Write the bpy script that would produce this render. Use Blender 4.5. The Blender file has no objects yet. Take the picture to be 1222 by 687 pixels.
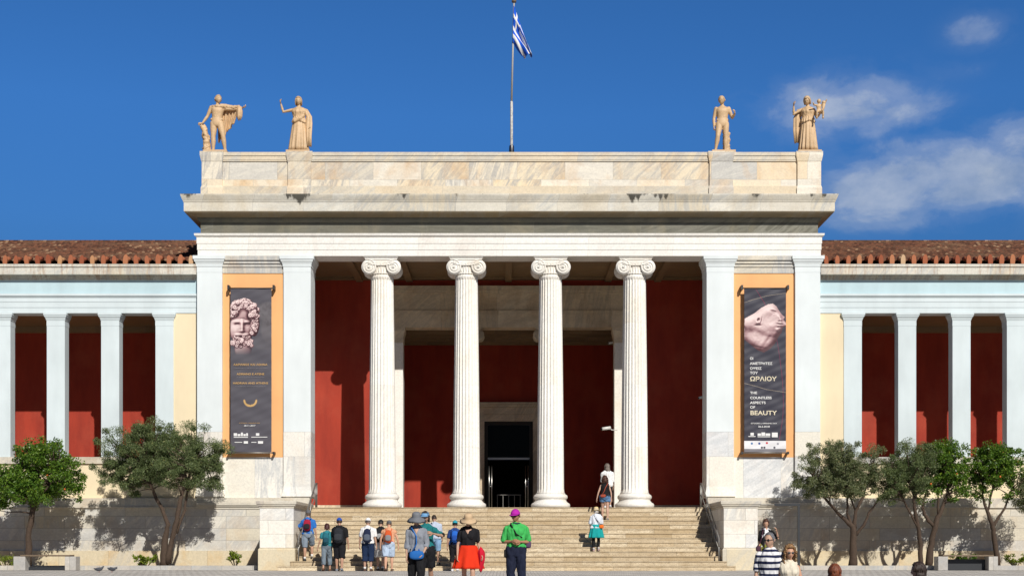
import bpy, bmesh, math, random
import numpy as np
from mathutils import Vector, Matrix, Euler, noise
random.seed(7)
R = math.radians
scene = bpy.context.scene
COL = scene.collection
CAMD, CAMZ, FPX, VX, HY = 50.0, 0.75, 1550.0, 607.0, 655.0
def X_(px, y=0.0): return (px - VX) * (CAMD + y) / FPX      # metres from a measurement in the photo, for a thing standing at depth y
def Z_(py, y=0.0): return CAMZ + (HY - py) * (CAMD + y) / FPX

# ------------------------------------------------------------------ mesh builder
class MB:
    def __init__(s): s.v = []; s.f = []; s.sm = []
    def add(s, vs, fs, smooth=False):
        o = len(s.v); s.v += [tuple(v) for v in vs]; s.f += [tuple(i + o for i in f) for f in fs]; s.sm += [smooth] * len(fs)
        return s
    def box(s, x0, x1, y0, y1, z0, z1):
        return s.add([(x0,y0,z0),(x1,y0,z0),(x1,y1,z0),(x0,y1,z0),(x0,y0,z1),(x1,y0,z1),(x1,y1,z1),(x0,y1,z1)],
                     [(0,3,2,1),(4,5,6,7),(0,1,5,4),(1,2,6,5),(2,3,7,6),(3,0,4,7)])
    def wrap(s, x0, x1, y0, yb, prof, caps=True):
        """moulding profile [(outset, z)...] carried round the left, front and right sides of a block"""
        vs = []; fs = []; n = len(prof)
        for o, z in prof: vs += [(x0-o,yb,z),(x0-o,y0-o,z),(x1+o,y0-o,z),(x1+o,yb,z)]
        for i in range(n-1):
            for k in range(3):
                a = i*4+k; fs.append((a, a+4, a+5, a+1))
            fs.append((i*4+3, i*4+7, i*4+4, i*4))
        if not caps: return s.add(vs, fs)
        fs.append((0,1,2,3)); e = (n-1)*4; fs.append((e+3,e+2,e+1,e))
        return s.add(vs, fs)
    def ring(s, rings, closed=True, caps=True, smooth=True):
        n = len(rings[0]); vs = [p for r in rings for p in r]; fs = []
        for i in range(len(rings)-1):
            for k in range(n if closed else n-1):
                k2 = (k+1) % n; fs.append((i*n+k, i*n+k2, (i+1)*n+k2, (i+1)*n+k))
        if caps:
            fs.append(tuple(range(n-1,-1,-1))); fs.append(tuple((len(rings)-1)*n+k for k in range(n)))
        return s.add(vs, fs, smooth)
    def lathe(s, prof, c=(0,0,0), n=32, smooth=True, flute=None):
        rs = []
        for r, z in prof:
            ring = []
            for k in range(n):
                a = 2*math.pi*k/n; q = r
                if flute:
                    nf, d, z0, z1 = flute
                    if z0 <= z <= z1:
                        p = (k * nf / n) % 1.0
                        if p > 0.01: q = r - d*math.sin(math.pi*p)**.7
                ring.append((c[0]+q*math.cos(a), c[1]+q*math.sin(a), c[2]+z))
            rs.append(ring)
        return s.ring(rs, True, True, smooth)
    def tube(s, path, radii, n=8, smooth=True, flat=1.0):
        pts = [Vector(p) for p in path]
        if not hasattr(radii, '__len__'): radii = [radii]*len(pts)
        rs = []; up = None
        for i, p in enumerate(pts):
            d = (pts[min(i+1,len(pts)-1)] - pts[max(i-1,0)])
            d = d.normalized() if d.length > 1e-9 else Vector((0,0,1))
            if up is None: up = Vector((0,1,0)) if abs(d.y) < .9 else Vector((1,0,0))
            a = (up - d*up.dot(d)).normalized(); up = a; b = d.cross(a)
            rs.append([p + (a*math.cos(2*math.pi*k/n)*flat + b*math.sin(2*math.pi*k/n))*radii[i] for k in range(n)])
        return s.ring(rs, True, True, smooth)
    def build(s, name, mat, parent=None, **kw):
        me = bpy.data.meshes.new(name); me.from_pydata(s.v, [], s.f); me.update()
        me.polygons.foreach_set('use_smooth', s.sm)
        if mat: me.materials.append(mat)
        if kw.pop('normals', True):
            bm = bmesh.new(); bm.from_mesh(me); bmesh.ops.recalc_face_normals(bm, faces=bm.faces); bm.to_mesh(me); bm.free()
        o = bpy.data.objects.new(name, me); COL.objects.link(o)
        if parent: o.parent = parent
        tag(o, **kw); return o
def tag(o, label=None, cat=None, group=None, kind=None, loc=None, rz=None):
    if label: o['label'] = label
    if cat: o['category'] = cat
    if group: o['group'] = group
    if kind: o['kind'] = kind
    if loc is not None: o.location = loc
    if rz is not None: o.rotation_euler = (0,0,rz)
    return o
def empty(name, loc=(0,0,0), rz=0, **kw):
    o = bpy.data.objects.new(name, None); COL.objects.link(o); o.location = loc; o.rotation_euler = (0,0,rz); o.empty_display_size = .3
    return tag(o, **kw)
def copy_tree(o, parent=None):
    c = o.copy(); COL.objects.link(c)
    if parent: c.parent = parent
    for ch in list(o.children): copy_tree(ch, c)
    return c
def bevel(o, w=.01, seg=2):
    m = o.modifiers.new('bevel','BEVEL'); m.width = w; m.segments = seg; m.limit_method = 'ANGLE'; m.angle_limit = R(40); return o

# ------------------------------------------------------------------ materials
class NT:
    def __init__(s, name):
        s.m = bpy.data.materials.new(name); s.m.use_nodes = True; s.t = s.m.node_tree; s.n = s.t.nodes
        s.b = s.n['Principled BSDF']
    def N(s, typ, **kw):
        n = s.n.new(typ)
        for k, v in kw.items():
            if k.startswith('i_'): n.inputs[k[2:].replace('_',' ')].default_value = v
            else: setattr(n, k, v)
        return n
    def L(s, a, b): s.t.links.new(a, b)
    def math(s, op, a, b=None, c=None):
        n = s.n.new('ShaderNodeMath'); n.operation = op
        for i, q in enumerate((a,b,c)):
            if q is None: continue
            if isinstance(q,(int,float)): n.inputs[i].default_value = q
            else: s.L(q, n.inputs[i])
        return n.outputs[0]
    def mix(s, f, a, b, mode='MIX'):
        n = s.n.new('ShaderNodeMix'); n.data_type = 'RGBA'; n.blend_type = mode
        for sock, q in ((n.inputs[0],f),(n.inputs[6],a),(n.inputs[7],b)):
            if isinstance(q,(int,float)): sock.default_value = q
            elif isinstance(q,(tuple,list)): sock.default_value = (*q[:3],1)
            else: s.L(q, sock)
        return n.outputs[2]
    def ramp(s, f, stops, interp='LINEAR'):
        n = s.n.new('ShaderNodeValToRGB'); n.color_ramp.interpolation = interp; e = n.color_ramp.elements
        while len(e) < len(stops): e.new(.5)
        for q, (p, c) in zip(e, stops):
            q.position = p; q.color = (*c,1) if hasattr(c,'__len__') else (c,c,c,1)
        s.L(f, n.inputs[0]); return n.outputs[0]
    def coord(s, kind='Object'): return s.N('ShaderNodeTexCoord').outputs[kind]
    def mapped(s, vec, scale=(1,1,1), loc=(0,0,0), rot=(0,0,0)):
        n = s.N('ShaderNodeMapping'); n.inputs['Scale'].default_value = scale; n.inputs['Location'].default_value = loc; n.inputs['Rotation'].default_value = rot
        s.L(vec, n.inputs['Vector']); return n.outputs[0]
    def noise(s, vec, scale, detail=4, rough=.55, dist=0.0):
        n = s.N('ShaderNodeTexNoise'); n.inputs['Scale'].default_value = scale; n.inputs['Detail'].default_value = detail
        n.inputs['Roughness'].default_value = rough; n.inputs['Distortion'].default_value = dist
        s.L(vec, n.inputs['Vector']); return n.outputs['Fac']
    def bump(s, h, strength=.3, dist=.01):
        n = s.N('ShaderNodeBump'); n.inputs['Strength'].default_value = strength; n.inputs['Distance'].default_value = dist
        s.L(h, n.inputs['Height']); s.L(n.outputs[0], s.b.inputs['Normal'])
    def done(s, col=None, rough=.6, spec=None, metal=0):
        if col is not None:
            if isinstance(col,(tuple,list)): s.b.inputs['Base Color'].default_value = (*col[:3],1)
            else: s.L(col, s.b.inputs['Base Color'])
        if isinstance(rough,(int,float)): s.b.inputs['Roughness'].default_value = rough
        else: s.L(rough, s.b.inputs['Roughness'])
        if spec is not None: s.b.inputs['Specular IOR Level'].default_value = spec
        s.b.inputs['Metallic'].default_value = metal
        return s.m
def plain(name, c, rough=.6, var=.12, scale=6, metal=0, bump=0, spec=None):
    t = NT(name); co = t.coord(); f = t.noise(co, scale, 5)
    col = t.mix(f, tuple(max(0,x*(1-var)) for x in c), tuple(min(1,x*(1+var)) for x in c))
    if bump: t.bump(t.noise(co, scale*6, 4), bump, .01)
    return t.done(col, rough, spec, metal)
def stone(name, tones, w=1.2, h=.4, zoff=0.0, xoff=0.0, mortar=.006, mortar_c=(.25,.23,.2), vein=(.38,.42,.46), vein_amt=.6,
          stain=(.45,.27,.12), stain_amt=.25, drip=0.0, grime=0.0, rough=.55, bump=.25):
    """ashlar marble: each block its own tone, veins, ochre stains and dark drips"""
    t = NT(name); co = t.coord(); sp = t.N('ShaderNodeSeparateXYZ'); t.L(co, sp.inputs[0])
    cb = t.N('ShaderNodeCombineXYZ'); t.L(t.math('ADD', t.math('ADD', sp.outputs[0], t.math('MULTIPLY', sp.outputs[1], 1.0)), 100.0+xoff), cb.inputs[0])
    t.L(t.math('ADD', sp.outputs[2], 10.0*h*2 - zoff), cb.inputs[1])
    br = t.N('ShaderNodeTexBrick'); br.offset = .5; br.squash = 1.25; br.squash_frequency = 3
    br.inputs['Color1'].default_value = (0,0,0,1); br.inputs['Color2'].default_value = (1,1,1,1); br.inputs['Mortar'].default_value = (.5,.5,.5,1)
    br.inputs['Scale'].default_value = 1; br.inputs['Mortar Size'].default_value = mortar; br.inputs['Mortar Smooth'].default_value = .2
    br.inputs['Brick Width'].default_value = w; br.inputs['Row Height'].default_value = h
    t.L(cb.outputs[0], br.inputs['Vector'])
    rnd = br.outputs['Color']
    n = len(tones); col = t.ramp(rnd, [(i/(max(n-1,1)), c) for i, c in enumerate(tones)])
    off = t.N('ShaderNodeVectorMath'); off.operation = 'SCALE'; t.L(rnd, off.inputs[0]); off.inputs['Scale'].default_value = 37.0
    ad = t.N('ShaderNodeVectorMath'); t.L(co, ad.inputs[0]); t.L(off.outputs[0], ad.inputs[1])
    rt = t.N('ShaderNodeVectorRotate'); rt.rotation_type = 'Y_AXIS'; t.L(ad.outputs[0], rt.inputs['Vector'])
    t.L(t.math('ADD', t.math('MULTIPLY', rnd, 2.6), -.9), rt.inputs['Angle'])
    rotv = t.mapped(rt.outputs[0], (.55,.55,3.4), (0,0,0))
    v1 = t.noise(rotv, 1.5, 8, .62, .7)
    vm = t.ramp(v1, [(.42,0),(.55,.75),(.60,1),(.64,.35),(.75,.5)])
    mask = t.ramp(rnd, [(.25,.15),(.75,1.0)])
    col = t.mix(t.math('MULTIPLY', t.math('MULTIPLY', vm, mask), vein_amt), col, vein)
    s1 = t.ramp(t.noise(t.mapped(ad.outputs[0], (1,1,.6), (9,3,1)), .9, 6, .6, .6), [(.5,0),(.72,1)])
    col = t.mix(t.math('MULTIPLY', s1, stain_amt), col, stain)
    if drip:
        # black lichen hanging from the top edge: deep under the leaking joints, shallow elsewhere
        cx = t.N('ShaderNodeCombineXYZ'); t.L(sp.outputs[0], cx.inputs[0]); deep = t.noise(cx.outputs[0], .30, 5, .72)
        h_ = t.math('MULTIPLY', t.math('SUBTRACT', sp.outputs[2], 14.30), 1.0)
        reach = t.math('MULTIPLY', t.math('MAXIMUM', t.math('SUBTRACT', deep, .525), 0), 3.6)
        ed = t.math('ADD', t.math('ADD', h_, reach), t.math('MULTIPLY', t.math('SUBTRACT', t.noise(co, 9, 7, .75), .5), .42))
        col = t.mix(t.math('MULTIPLY', t.ramp(ed, [(.0,0),(.10,1)]), drip), col, (.03,.027,.02))
    if grime:
        g = t.ramp(t.noise(t.mapped(co, (.5,.5,1.5), (3,7,0)), 1.1, 8, .7), [(.35,0),(.7,1)])
        col = t.mix(t.math('MULTIPLY', g, grime), col, (.16,.145,.11))
    fine = t.noise(co, 14, 5, .7)
    col = t.mix(1.0, col, t.ramp(fine, [(.25,.80),(.75,1.08)]), 'MULTIPLY')
    if mortar > 0: col = t.mix(t.math('MULTIPLY', br.outputs['Fac'], .8), col, mortar_c)
    t.bump(t.math('SUBTRACT', fine, t.math('MULTIPLY', br.outputs['Fac'], 1.5)), bump, .012)
    return t.done(col, t.math('ADD', t.math('MULTIPLY', fine, .25), rough-.1))

WHT, CRM, OCH, GRB = (.80,.77,.70), (.74,.66,.52), (.68,.52,.33), (.56,.58,.58)
M = {}
M['parapet'] = stone('parapet marble', [(.80,.66,.46),(.84,.78,.66),(.58,.565,.52),(.82,.69,.48),(.78,.755,.68)], 1.85, 1.02, 14.99, .4, .004, vein=(.36,.36,.36), vein_amt=.8, stain=(.60,.36,.15), stain_amt=.65)
M['parapet_trim'] = stone('parapet trim marble', [(.74,.62,.44),(.70,.63,.50),(.76,.63,.43)], 2.6, .6, 0, 0, .003, stain_amt=.35, grime=.15)
M['cornice'] = stone('weathered cornice marble', [(.72,.67,.56),(.77,.74,.65),(.68,.61,.47)], 1.55, 3.0, 0, .3, .004, stain=(.50,.38,.20), stain_amt=.5, drip=.92, grime=.28)
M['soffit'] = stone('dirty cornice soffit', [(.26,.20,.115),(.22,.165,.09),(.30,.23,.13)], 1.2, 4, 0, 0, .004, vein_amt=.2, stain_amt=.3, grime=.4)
M['wing_cornice'] = None
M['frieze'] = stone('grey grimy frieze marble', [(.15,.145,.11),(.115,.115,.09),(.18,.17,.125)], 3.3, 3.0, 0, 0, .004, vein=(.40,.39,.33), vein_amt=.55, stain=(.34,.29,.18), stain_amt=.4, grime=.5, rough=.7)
M['architrave'] = stone('white architrave marble', [(.86,.84,.785),(.87,.86,.82),(.85,.82,.76)], 3.27, 4.0, 0, 1.6, .0025, vein_amt=.12, stain_amt=.12)
M['column'] = stone('column marble', [(.86,.83,.765),(.88,.86,.81),(.85,.80,.71)], 8, 2.4, 2.3, 3, .0015, vein=(.6,.6,.58), vein_amt=.35, stain=(.72,.58,.38), stain_amt=.35)
M['marble'] = stone('white wall marble', [(.84,.81,.74),(.82,.78,.68),(.72,.735,.75),(.86,.84,.79),(.84,.81,.74)], 1.45, 1.6, 2.72, .3, .004, vein_amt=.6, stain_amt=.25)
def wing_cornice():
    m = stone('rust streaked wing cornice', [(.70,.66,.56),(.74,.71,.62),(.66,.60,.48)], 2.0, 4, 0, .5, .004, stain_amt=.3, grime=.2)
    nt = m.node_tree; b = nt.nodes['Principled BSDF']; lk = b.inputs['Base Color'].links[0]; src = lk.from_socket
    t = NT.__new__(NT); t.t = nt; t.n = nt.nodes
    f = t.ramp(t.noise(t.mapped(t.coord(), (5,1,.5)), 1.5, 6, .7), [(.50,0),(.66,1)])
    t.L(t.mix(t.math('MULTIPLY', f, .65), src, (.34,.20,.11)), b.inputs['Base Color']); return m
M['wing_cornice'] = wing_cornice()
M['podium'] = stone('podium marble', [(.68,.65,.57),(.72,.66,.53),(.62,.61,.57),(.74,.71,.63),(.68,.60,.45)], 1.55, .47, .62, 0, .007, vein=(.40,.42,.45), vein_amt=.5, stain=(.58,.38,.18), stain_amt=.4, grime=.25)
M['podium_base'] = stone('ochre stained base course', [(.66,.58,.42),(.70,.60,.40),(.62,.56,.45)], 1.9, .8, 0, 0, .006, stain=(.64,.43,.18), stain_amt=.75, vein_amt=.3)
M['mould'] = stone('moulded marble', [(.68,.64,.55),(.72,.66,.54),(.64,.61,.55)], 2.1, 5, 0, 0, .004, stain_amt=.4, grime=.3)
M['cheek'] = stone('cheek wall marble', [(.82,.79,.72),(.85,.82,.74),(.78,.77,.74),(.82,.75,.60)], 1.25, .49, .80, .1, .006, vein_amt=.45, stain_amt=.3)
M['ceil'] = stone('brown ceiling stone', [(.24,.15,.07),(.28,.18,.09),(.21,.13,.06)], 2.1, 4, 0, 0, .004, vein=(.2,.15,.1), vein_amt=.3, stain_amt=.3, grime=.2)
M['inner'] = stone('inner portico marble', [(.78,.65,.47),(.82,.70,.52),(.72,.59,.41)], 2.4, 4, 0, 0, .004, vein=(.38,.34,.28), vein_amt=.6, stain_amt=.5, grime=.3)
def paint(name, c, w=.06, streak=.1, sc=.5):
    t = NT(name); co = t.coord()
    a = t.noise(t.mapped(co,(1,1,.25)), 2.2, 6, .6); b = t.noise(co, 25, 4, .7); d = t.noise(co, sc, 3)
    col = t.mix(t.ramp(a,[(.35,0),(.75,1)]), c, tuple(x*(1-streak) for x in c))
    col = t.mix(1.0, col, t.ramp(d,[(.3,1-w),(.7,1+w)]), 'MULTIPLY')
    t.bump(b, .15, .004); return t.done(col, .75, .25)
M['paint_white'] = paint('pale blue white paint', (.64,.72,.745))
M['paint_pier'] = paint('pier white paint', (.73,.785,.80), .05, .08)
M['paint_blue'] = paint('light blue frieze paint', (.49,.64,.69))
M['paint_cream'] = paint('cream wall paint', (.80,.68,.47), .05, .08)
M['paint_orange'] = paint('orange panel paint', (.86,.46,.20), .06, .08)
def red_paint():
    t = NT('dark red wall plaster'); co = t.coord(); a = t.noise(t.mapped(co,(1,1,.22)), 1.6, 7, .65); b = t.noise(co, .55, 6, .65); d = t.noise(co, 22, 5, .7)
    col = t.mix(t.ramp(a,[(.38,0),(.70,1)]), (.37,.048,.027), (.25,.033,.022)); col = t.mix(t.ramp(b,[(.48,0),(.72,.55)]), col, (.42,.085,.05)); col = t.mix(t.ramp(d,[(.60,0),(.75,.5)]), col, (.24,.05,.035))
    t.bump(d, .3, .006); return t.done(col, .8, .2)
M['red'] = red_paint()
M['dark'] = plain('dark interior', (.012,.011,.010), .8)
M['bronze'] = plain('dark bronze door frame', (.035,.028,.02), .4, metal=.6)
M['steel'] = plain('brushed steel', (.45,.44,.42), .3, metal=1)
M['rail'] = plain('weathered grey metal', (.28,.27,.25), .45, metal=.7)
M['black'] = plain('black painted metal', (.02,.023,.028), .5)
M['cam'] = plain('white camera housing', (.62,.62,.60), .4)
M['trunk'] = plain('brown bark', (.065,.042,.028), .9, .45, 9, bump=.8)
M['soil'] = plain('dry soil', (.22,.15,.08), .95, .4, 3, bump=.6)
M['pigeon'] = plain('pigeon grey', (.06,.065,.08), .7, .4, 20)

def glass():
    t = NT('dark door glass'); t.done((.010,.012,.013), .05, .12); return t.m
M['glass'] = glass()

def step_mat():
    t = NT('worn stair stone'); co = t.coord(); sp = t.N('ShaderNodeSeparateXYZ'); t.L(co, sp.inputs[0])
    cb = t.N('ShaderNodeCombineXYZ'); t.L(t.math('ADD', sp.outputs[0], 60.3), cb.inputs[0]); t.L(t.math('ADD', sp.outputs[2], 2.35/14*20-.001), cb.inputs[1])
    br = t.N('ShaderNodeTexBrick'); br.offset = .37; br.offset_frequency = 2
    for k, v in (('Scale',1),('Mortar Size',.004),('Brick Width',1.7),('Row Height',2.35/14)): br.inputs[k].default_value = v
    br.inputs['Color1'].default_value = (0,0,0,1); br.inputs['Color2'].default_value = (1,1,1,1); t.L(cb.outputs[0], br.inputs['Vector'])
    col = t.ramp(br.outputs['Color'], [(0,(.52,.40,.24)),(.35,(.70,.57,.38)),(.6,(.60,.49,.33)),(1,(.80,.69,.50))])
    n1 = t.noise(t.mapped(co,(1,1,3)), 3.5, 8, .7); col = t.mix(t.ramp(n1,[(.42,0),(.68,.75)]), col, (.40,.29,.16))
    n2 = t.noise(co, 28, 5, .75); col = t.mix(t.ramp(n2,[(.50,0),(.66,.85)]), col, (.26,.20,.14))
    col = t.mix(t.math('MULTIPLY', br.outputs['Fac'], .8), col, (.16,.12,.08))
    t.bump(n2, .5, .015); return t.done(col, .75, .3)
M['step'] = step_mat()

def paving(name, c1, c2, w, h, sc=1):
    t = NT(name); co = t.coord(); br = t.N('ShaderNodeTexBrick'); br.offset = .5
    for k, v in (('Scale',1),('Mortar Size',.012),('Brick Width',w),('Row Height',h)): br.inputs[k].default_value = v
    br.inputs['Color1'].default_value = (*c1,1); br.inputs['Color2'].default_value = (*c2,1); br.inputs['Mortar'].default_value = (.24,.22,.205,1)
    t.L(t.mapped(co,(1,1,1),(500,500,0)), br.inputs['Vector'])
    n = t.noise(co, .6, 6, .6); col = t.mix(1.0, br.outputs['Color'], t.ramp(n,[(.3,.78),(.7,1.12)]), 'MULTIPLY')
    n2 = t.noise(co, 30, 4, .7); col = t.mix(1.0, col, t.ramp(n2,[(.3,.85),(.7,1.1)]), 'MULTIPLY')
    t.bump(t.math('MULTIPLY', br.outputs['Fac'], -1), .5, .01); return t.done(col, .8, .3)
M['pave'] = paving('grey forecourt pavers', (.52,.495,.465), (.58,.555,.52), .22, .42)
M['plaza'] = paving('lower plaza slabs', (.13,.125,.11), (.17,.16,.145), .5, .5)
M['kerb'] = stone('pale kerb stone', [(.58,.55,.50),(.50,.48,.45),(.62,.57,.48)], 1.1, 1, 0, 0, .008, grime=.3)

def tiles():
    t = NT('old clay roof tiles'); co = t.coord(); sp = t.N('ShaderNodeSeparateXYZ'); t.L(co, sp.inputs[0])
    cb = t.N('ShaderNodeCombineXYZ')
    t.L(t.math('FLOOR', t.math('DIVIDE', sp.outputs[0], .21)), cb.inputs[0]); t.L(t.math('FLOOR', t.math('DIVIDE', sp.outputs[1], .36)), cb.inputs[1])
    w = t.N('ShaderNodeTexWhiteNoise'); t.L(cb.outputs[0], w.inputs['Vector'])
    col = t.ramp(w.outputs['Value'], [(0,(.070,.030,.018)),(.25,(.135,.056,.032)),(.55,(.175,.075,.042)),(.78,(.11,.055,.034)),(.92,(.32,.20,.12)),(1,(.40,.29,.18))], 'CONSTANT')
    n = t.noise(co, 3, 6, .7); col = t.mix(t.ramp(n,[(.4,0),(.65,.7)]), col, (.09,.042,.028))
    # shade between the cover tiles, painted as a dark tone in the pans
    ph = t.math('ABSOLUTE', t.math('SUBTRACT', t.math('FRACT', t.math('DIVIDE', t.math('SUBTRACT', t.math('ABSOLUTE', sp.outputs[0]), 12.03), .21)), .5))
    col = t.mix(t.ramp(ph,[(.0,.85),(.22,.0)]), col, (.035,.022,.016))
    n2 = t.noise(co, .7, 4); col = t.mix(t.ramp(n2,[(.5,0),(.8,.5)]), col, (.26,.17,.10))
    t.bump(t.noise(co, 20, 4, .7), .4, .01); return t.done(col, .85, .2)
M['tile'] = tiles()
def antefix_mat():
    t = NT('clay antefix'); oi = t.N('ShaderNodeObjectInfo')
    col = t.ramp(oi.outputs['Random'], [(0,(.26,.07,.035)),(.35,(.34,.11,.055)),(.7,(.40,.15,.075)),(.85,(.50,.28,.14)),(1,(.58,.42,.27))])
    t.L(col, t.b.inputs['Base Color']); return t.done(None, .85, .2)
M['antefix'] = antefix_mat()

# ------------------------------------------------------------------ world, sun, camera
SUN = Vector((.38,-1,.75)).normalized()
elev = math.asin(SUN.z); az = math.atan2(SUN.x, SUN.y)
def make_world():
    w = bpy.data.worlds.new('World'); scene.world = w; w.use_nodes = True; t = NT.__new__(NT); t.t = w.node_tree; t.n = t.t.nodes
    bg = t.n['Background']; sky = t.N('ShaderNodeTexSky', sky_type='NISHITA', sun_disc=False, sun_elevation=elev, sun_rotation=az)
    sky.air_density = 1.0; sky.dust_density = .15; sky.ozone_density = 3.0; sky.altitude = 300
    co = t.coord('Generated'); sp = t.N('ShaderNodeSeparateXYZ'); t.L(co, sp.inputs[0])
    # clear dry air: deeper blue than the standard atmosphere
    hs = t.N('ShaderNodeHueSaturation'); hs.inputs['Saturation'].default_value = 1.22; hs.inputs['Value'].default_value = 1; t.L(sky.outputs[0], hs.inputs['Color'])
    gm = t.mix(1.0, hs.outputs[0], t.ramp(t.math('ARCSINE', sp.outputs[2]), [(.0,(.40,.70,1.0)),(.22,(.42,.70,1.0)),(.40,(.52,.80,1.08)),(.6,(.60,.82,1.15)),(1,(.62,.84,1.2))]), 'MULTIPLY')
    el = t.math('ARCSINE', sp.outputs[2])
    k = t.ramp(el, [(.0,.10),(.12,.18),(.19,.60),(.24,.78),(.32,.92),(.40,.88),(.50,.38),(1,.24)])  # added dimming of the sky outside the visible band, to cut fill light
    gm = t.mix(1.0, gm, k, 'MULTIPLY'); gm = t.mix(1.0, gm, t.ramp(t.math('ADD', t.math('MULTIPLY', sp.outputs[1], .5), .5), [(0,.45),(.72,1.0)]), 'MULTIPLY')  # sky behind the camera also dimmed on purpose, to deepen the shade
    # clouds: soft patches by direction (azimuth, elevation)
    a = t.math('ARCTAN2', sp.outputs[0], sp.outputs[1])
    def blob(a0, e0, ra, re):
        da = t.math('DIVIDE', t.math('SUBTRACT', a, a0), ra); de = t.math('DIVIDE', t.math('SUBTRACT', el, e0), re)
        r2 = t.math('ADD', t.math('MULTIPLY', da, da), t.math('MULTIPLY', de, de))
        return t.math('POWER', 2.718, t.math('MULTIPLY', r2, -1.0))
    def ae(px, py):
        x, z = (px-VX)/FPX, (HY-py)/FPX; n = math.sqrt(1+x*x+z*z); return math.atan2(x,1), math.asin(z/n)
    tot = None
    for (px, py, ra, re, amp) in [(1165,37,.022,.012,.9),(1000,130,.06,.024,1.15),(1075,133,.035,.014,.9),(950,150,.03,.012,.45),(1150,208,.095,.026,1.7),(1075,222,.075,.020,1.5),(1215,185,.05,.026,1.3),(1050,255,.09,.014,.8),(1130,88,.03,.008,.35),(1000,180,.03,.02,.4),(1300,200,.08,.03,.9),(1450,150,.1,.03,.7)]:
        a0, e0 = ae(px, py); b = t.math('MULTIPLY', blob(a0,e0,ra,re), amp); tot = b if tot is None else t.math('MAXIMUM', tot, b)
    cv = t.mapped(co, (1,1,1.7)); n1 = t.noise(cv, 20, 10, .60, .25); n2 = t.noise(cv, 5, 3, .5)
    dn = t.math('ADD', tot, t.math('MULTIPLY', t.math('SUBTRACT', t.math('ADD', t.math('MULTIPLY', n1, .75), t.math('MULTIPLY', n2, .25)), .5), 3.4))
    f = t.math('MULTIPLY', t.ramp(t.math('MULTIPLY', dn, .42), [(.0,0),(.16,.06),(.36,.25),(.58,.56),(.95,.80)], 'EASE'), t.ramp(tot, [(.03,0),(.5,1)]))
    sh = t.noise(cv, 16, 8, .62)
    ccol = t.mix(t.ramp(sh,[(.35,0),(.65,1)]), (3.2,3.9,5.0), (6.0,6.4,6.9))
    out = t.mix(f, gm, ccol)
    t.L(out, bg.inputs['Color']); bg.inputs['Strength'].default_value = .105
make_world()
sd = bpy.data.lights.new('sun','SUN'); sd.energy = 4.6; sd.angle = R(.53); sd.color = (1,.95,.87)
so = bpy.data.objects.new('sun', sd); COL.objects.link(so); so.rotation_euler = SUN.to_track_quat('Z','Y').to_euler(); so.location = (20,-40,40)
cd = bpy.data.cameras.new('camera'); cam = bpy.data.objects.new('camera', cd); COL.objects.link(cam)
cam.location = (0,-CAMD,CAMZ); cam.rotation_euler = (R(90),0,0); cd.sensor_width = 36; cd.lens = FPX/1222*36
cd.shift_x = (611-VX)/1222; cd.shift_y = (HY-343.5)/1222; cd.clip_end = 4000; cd.clip_start = .1
scene.camera = cam
vs = scene.view_settings; vs.view_transform = 'Standard'; vs.look = 'None'; vs.exposure = 0; vs.gamma = 1; vs.use_curve_mapping = False

# ------------------------------------------------------------------ ground
def ground():
    g = MB(); g.box(-1500,1500,-1500,1500,-1.2,-.8); g.build('plaza_ground', M['plaza'], kind='structure')
    g = MB()      # level near the stairs, then falling gently towards the front steps
    rows = [(-25.2,-.18),(-6,0),(40,0)]; g.ring([[(-45,y,-.78),(45,y,-.78),(45,y,h),(-45,y,h)] for y,h in rows], smooth=False)
    g.build('forecourt', M['pave'], kind='structure')
    g = MB()
    for i in range(1,4): g.box(-45,45,-25.2-.35*i,-25.2-.35*(i-1)-.002,-.79,-.18-.155*i)
    g.build('forecourt_steps', M['step'], kind='structure')
    for sx in (-1,1):
        a, b = sorted((sx*8.95, sx*28)); k = MB(); k.box(a,b,-3.35,-3.15,.004,.17); k.build('planter_kerb', M['kerb'], kind='structure')
        s = MB(); s.box(a,b,-3.148,-.03,.004,.10); s.build('planter_soil', M['soil'], kind='structure')
ground()
# ================================================================== the museum building
M['floor'] = plain('grey portico paving', (.36,.31,.24), .7, .2, 2)
FL = 2.35        # portico floor
bld = empty('museum_building', (0,0,0), label='neoclassical marble museum with four-column portico, red inner walls and tiled side wings', cat='museum')
B = dict(parent=bld)
z = Z_
def part(name, mb, mat, parent=bld, bv=0, **kw):
    o = mb.build(name, M[mat], parent, **kw)
    if bv: bevel(o, bv)
    return o
# --- entablature of the portico (front face y = 0)
YB = 12.0
m = MB(); m.wrap(-11.97,12.02,0,YB, [(-.4,12.03),(0.0,12.03),(0.0,12.26),(.018,12.262),(.018,12.50),(.036,12.502),(.036,12.74),(.05,12.745),(.11,12.80),(.12,12.875),(-.3,12.88)], False); m.box(-11.5,11.5,.402,1.0,12.031,12.86)
part('architrave', m, 'architrave')
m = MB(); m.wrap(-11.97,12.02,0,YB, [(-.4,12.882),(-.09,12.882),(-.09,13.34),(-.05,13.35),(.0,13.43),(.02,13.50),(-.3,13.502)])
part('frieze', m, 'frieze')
m = MB(); m.wrap(-11.97,12.02,0,YB, [(-.4,13.641),(.43,13.641),(.43,13.98),(.45,13.99),(.455,14.03),(.47,14.05),(.50,14.12),(.53,14.20),(.54,14.24),(.54,14.275),(.0,14.34),(-.3,14.34)])
CN = part('cornice', m, 'cornice')
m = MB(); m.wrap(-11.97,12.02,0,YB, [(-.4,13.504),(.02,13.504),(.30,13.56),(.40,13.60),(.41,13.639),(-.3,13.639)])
part('soffit', m, 'soffit', CN)
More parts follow.
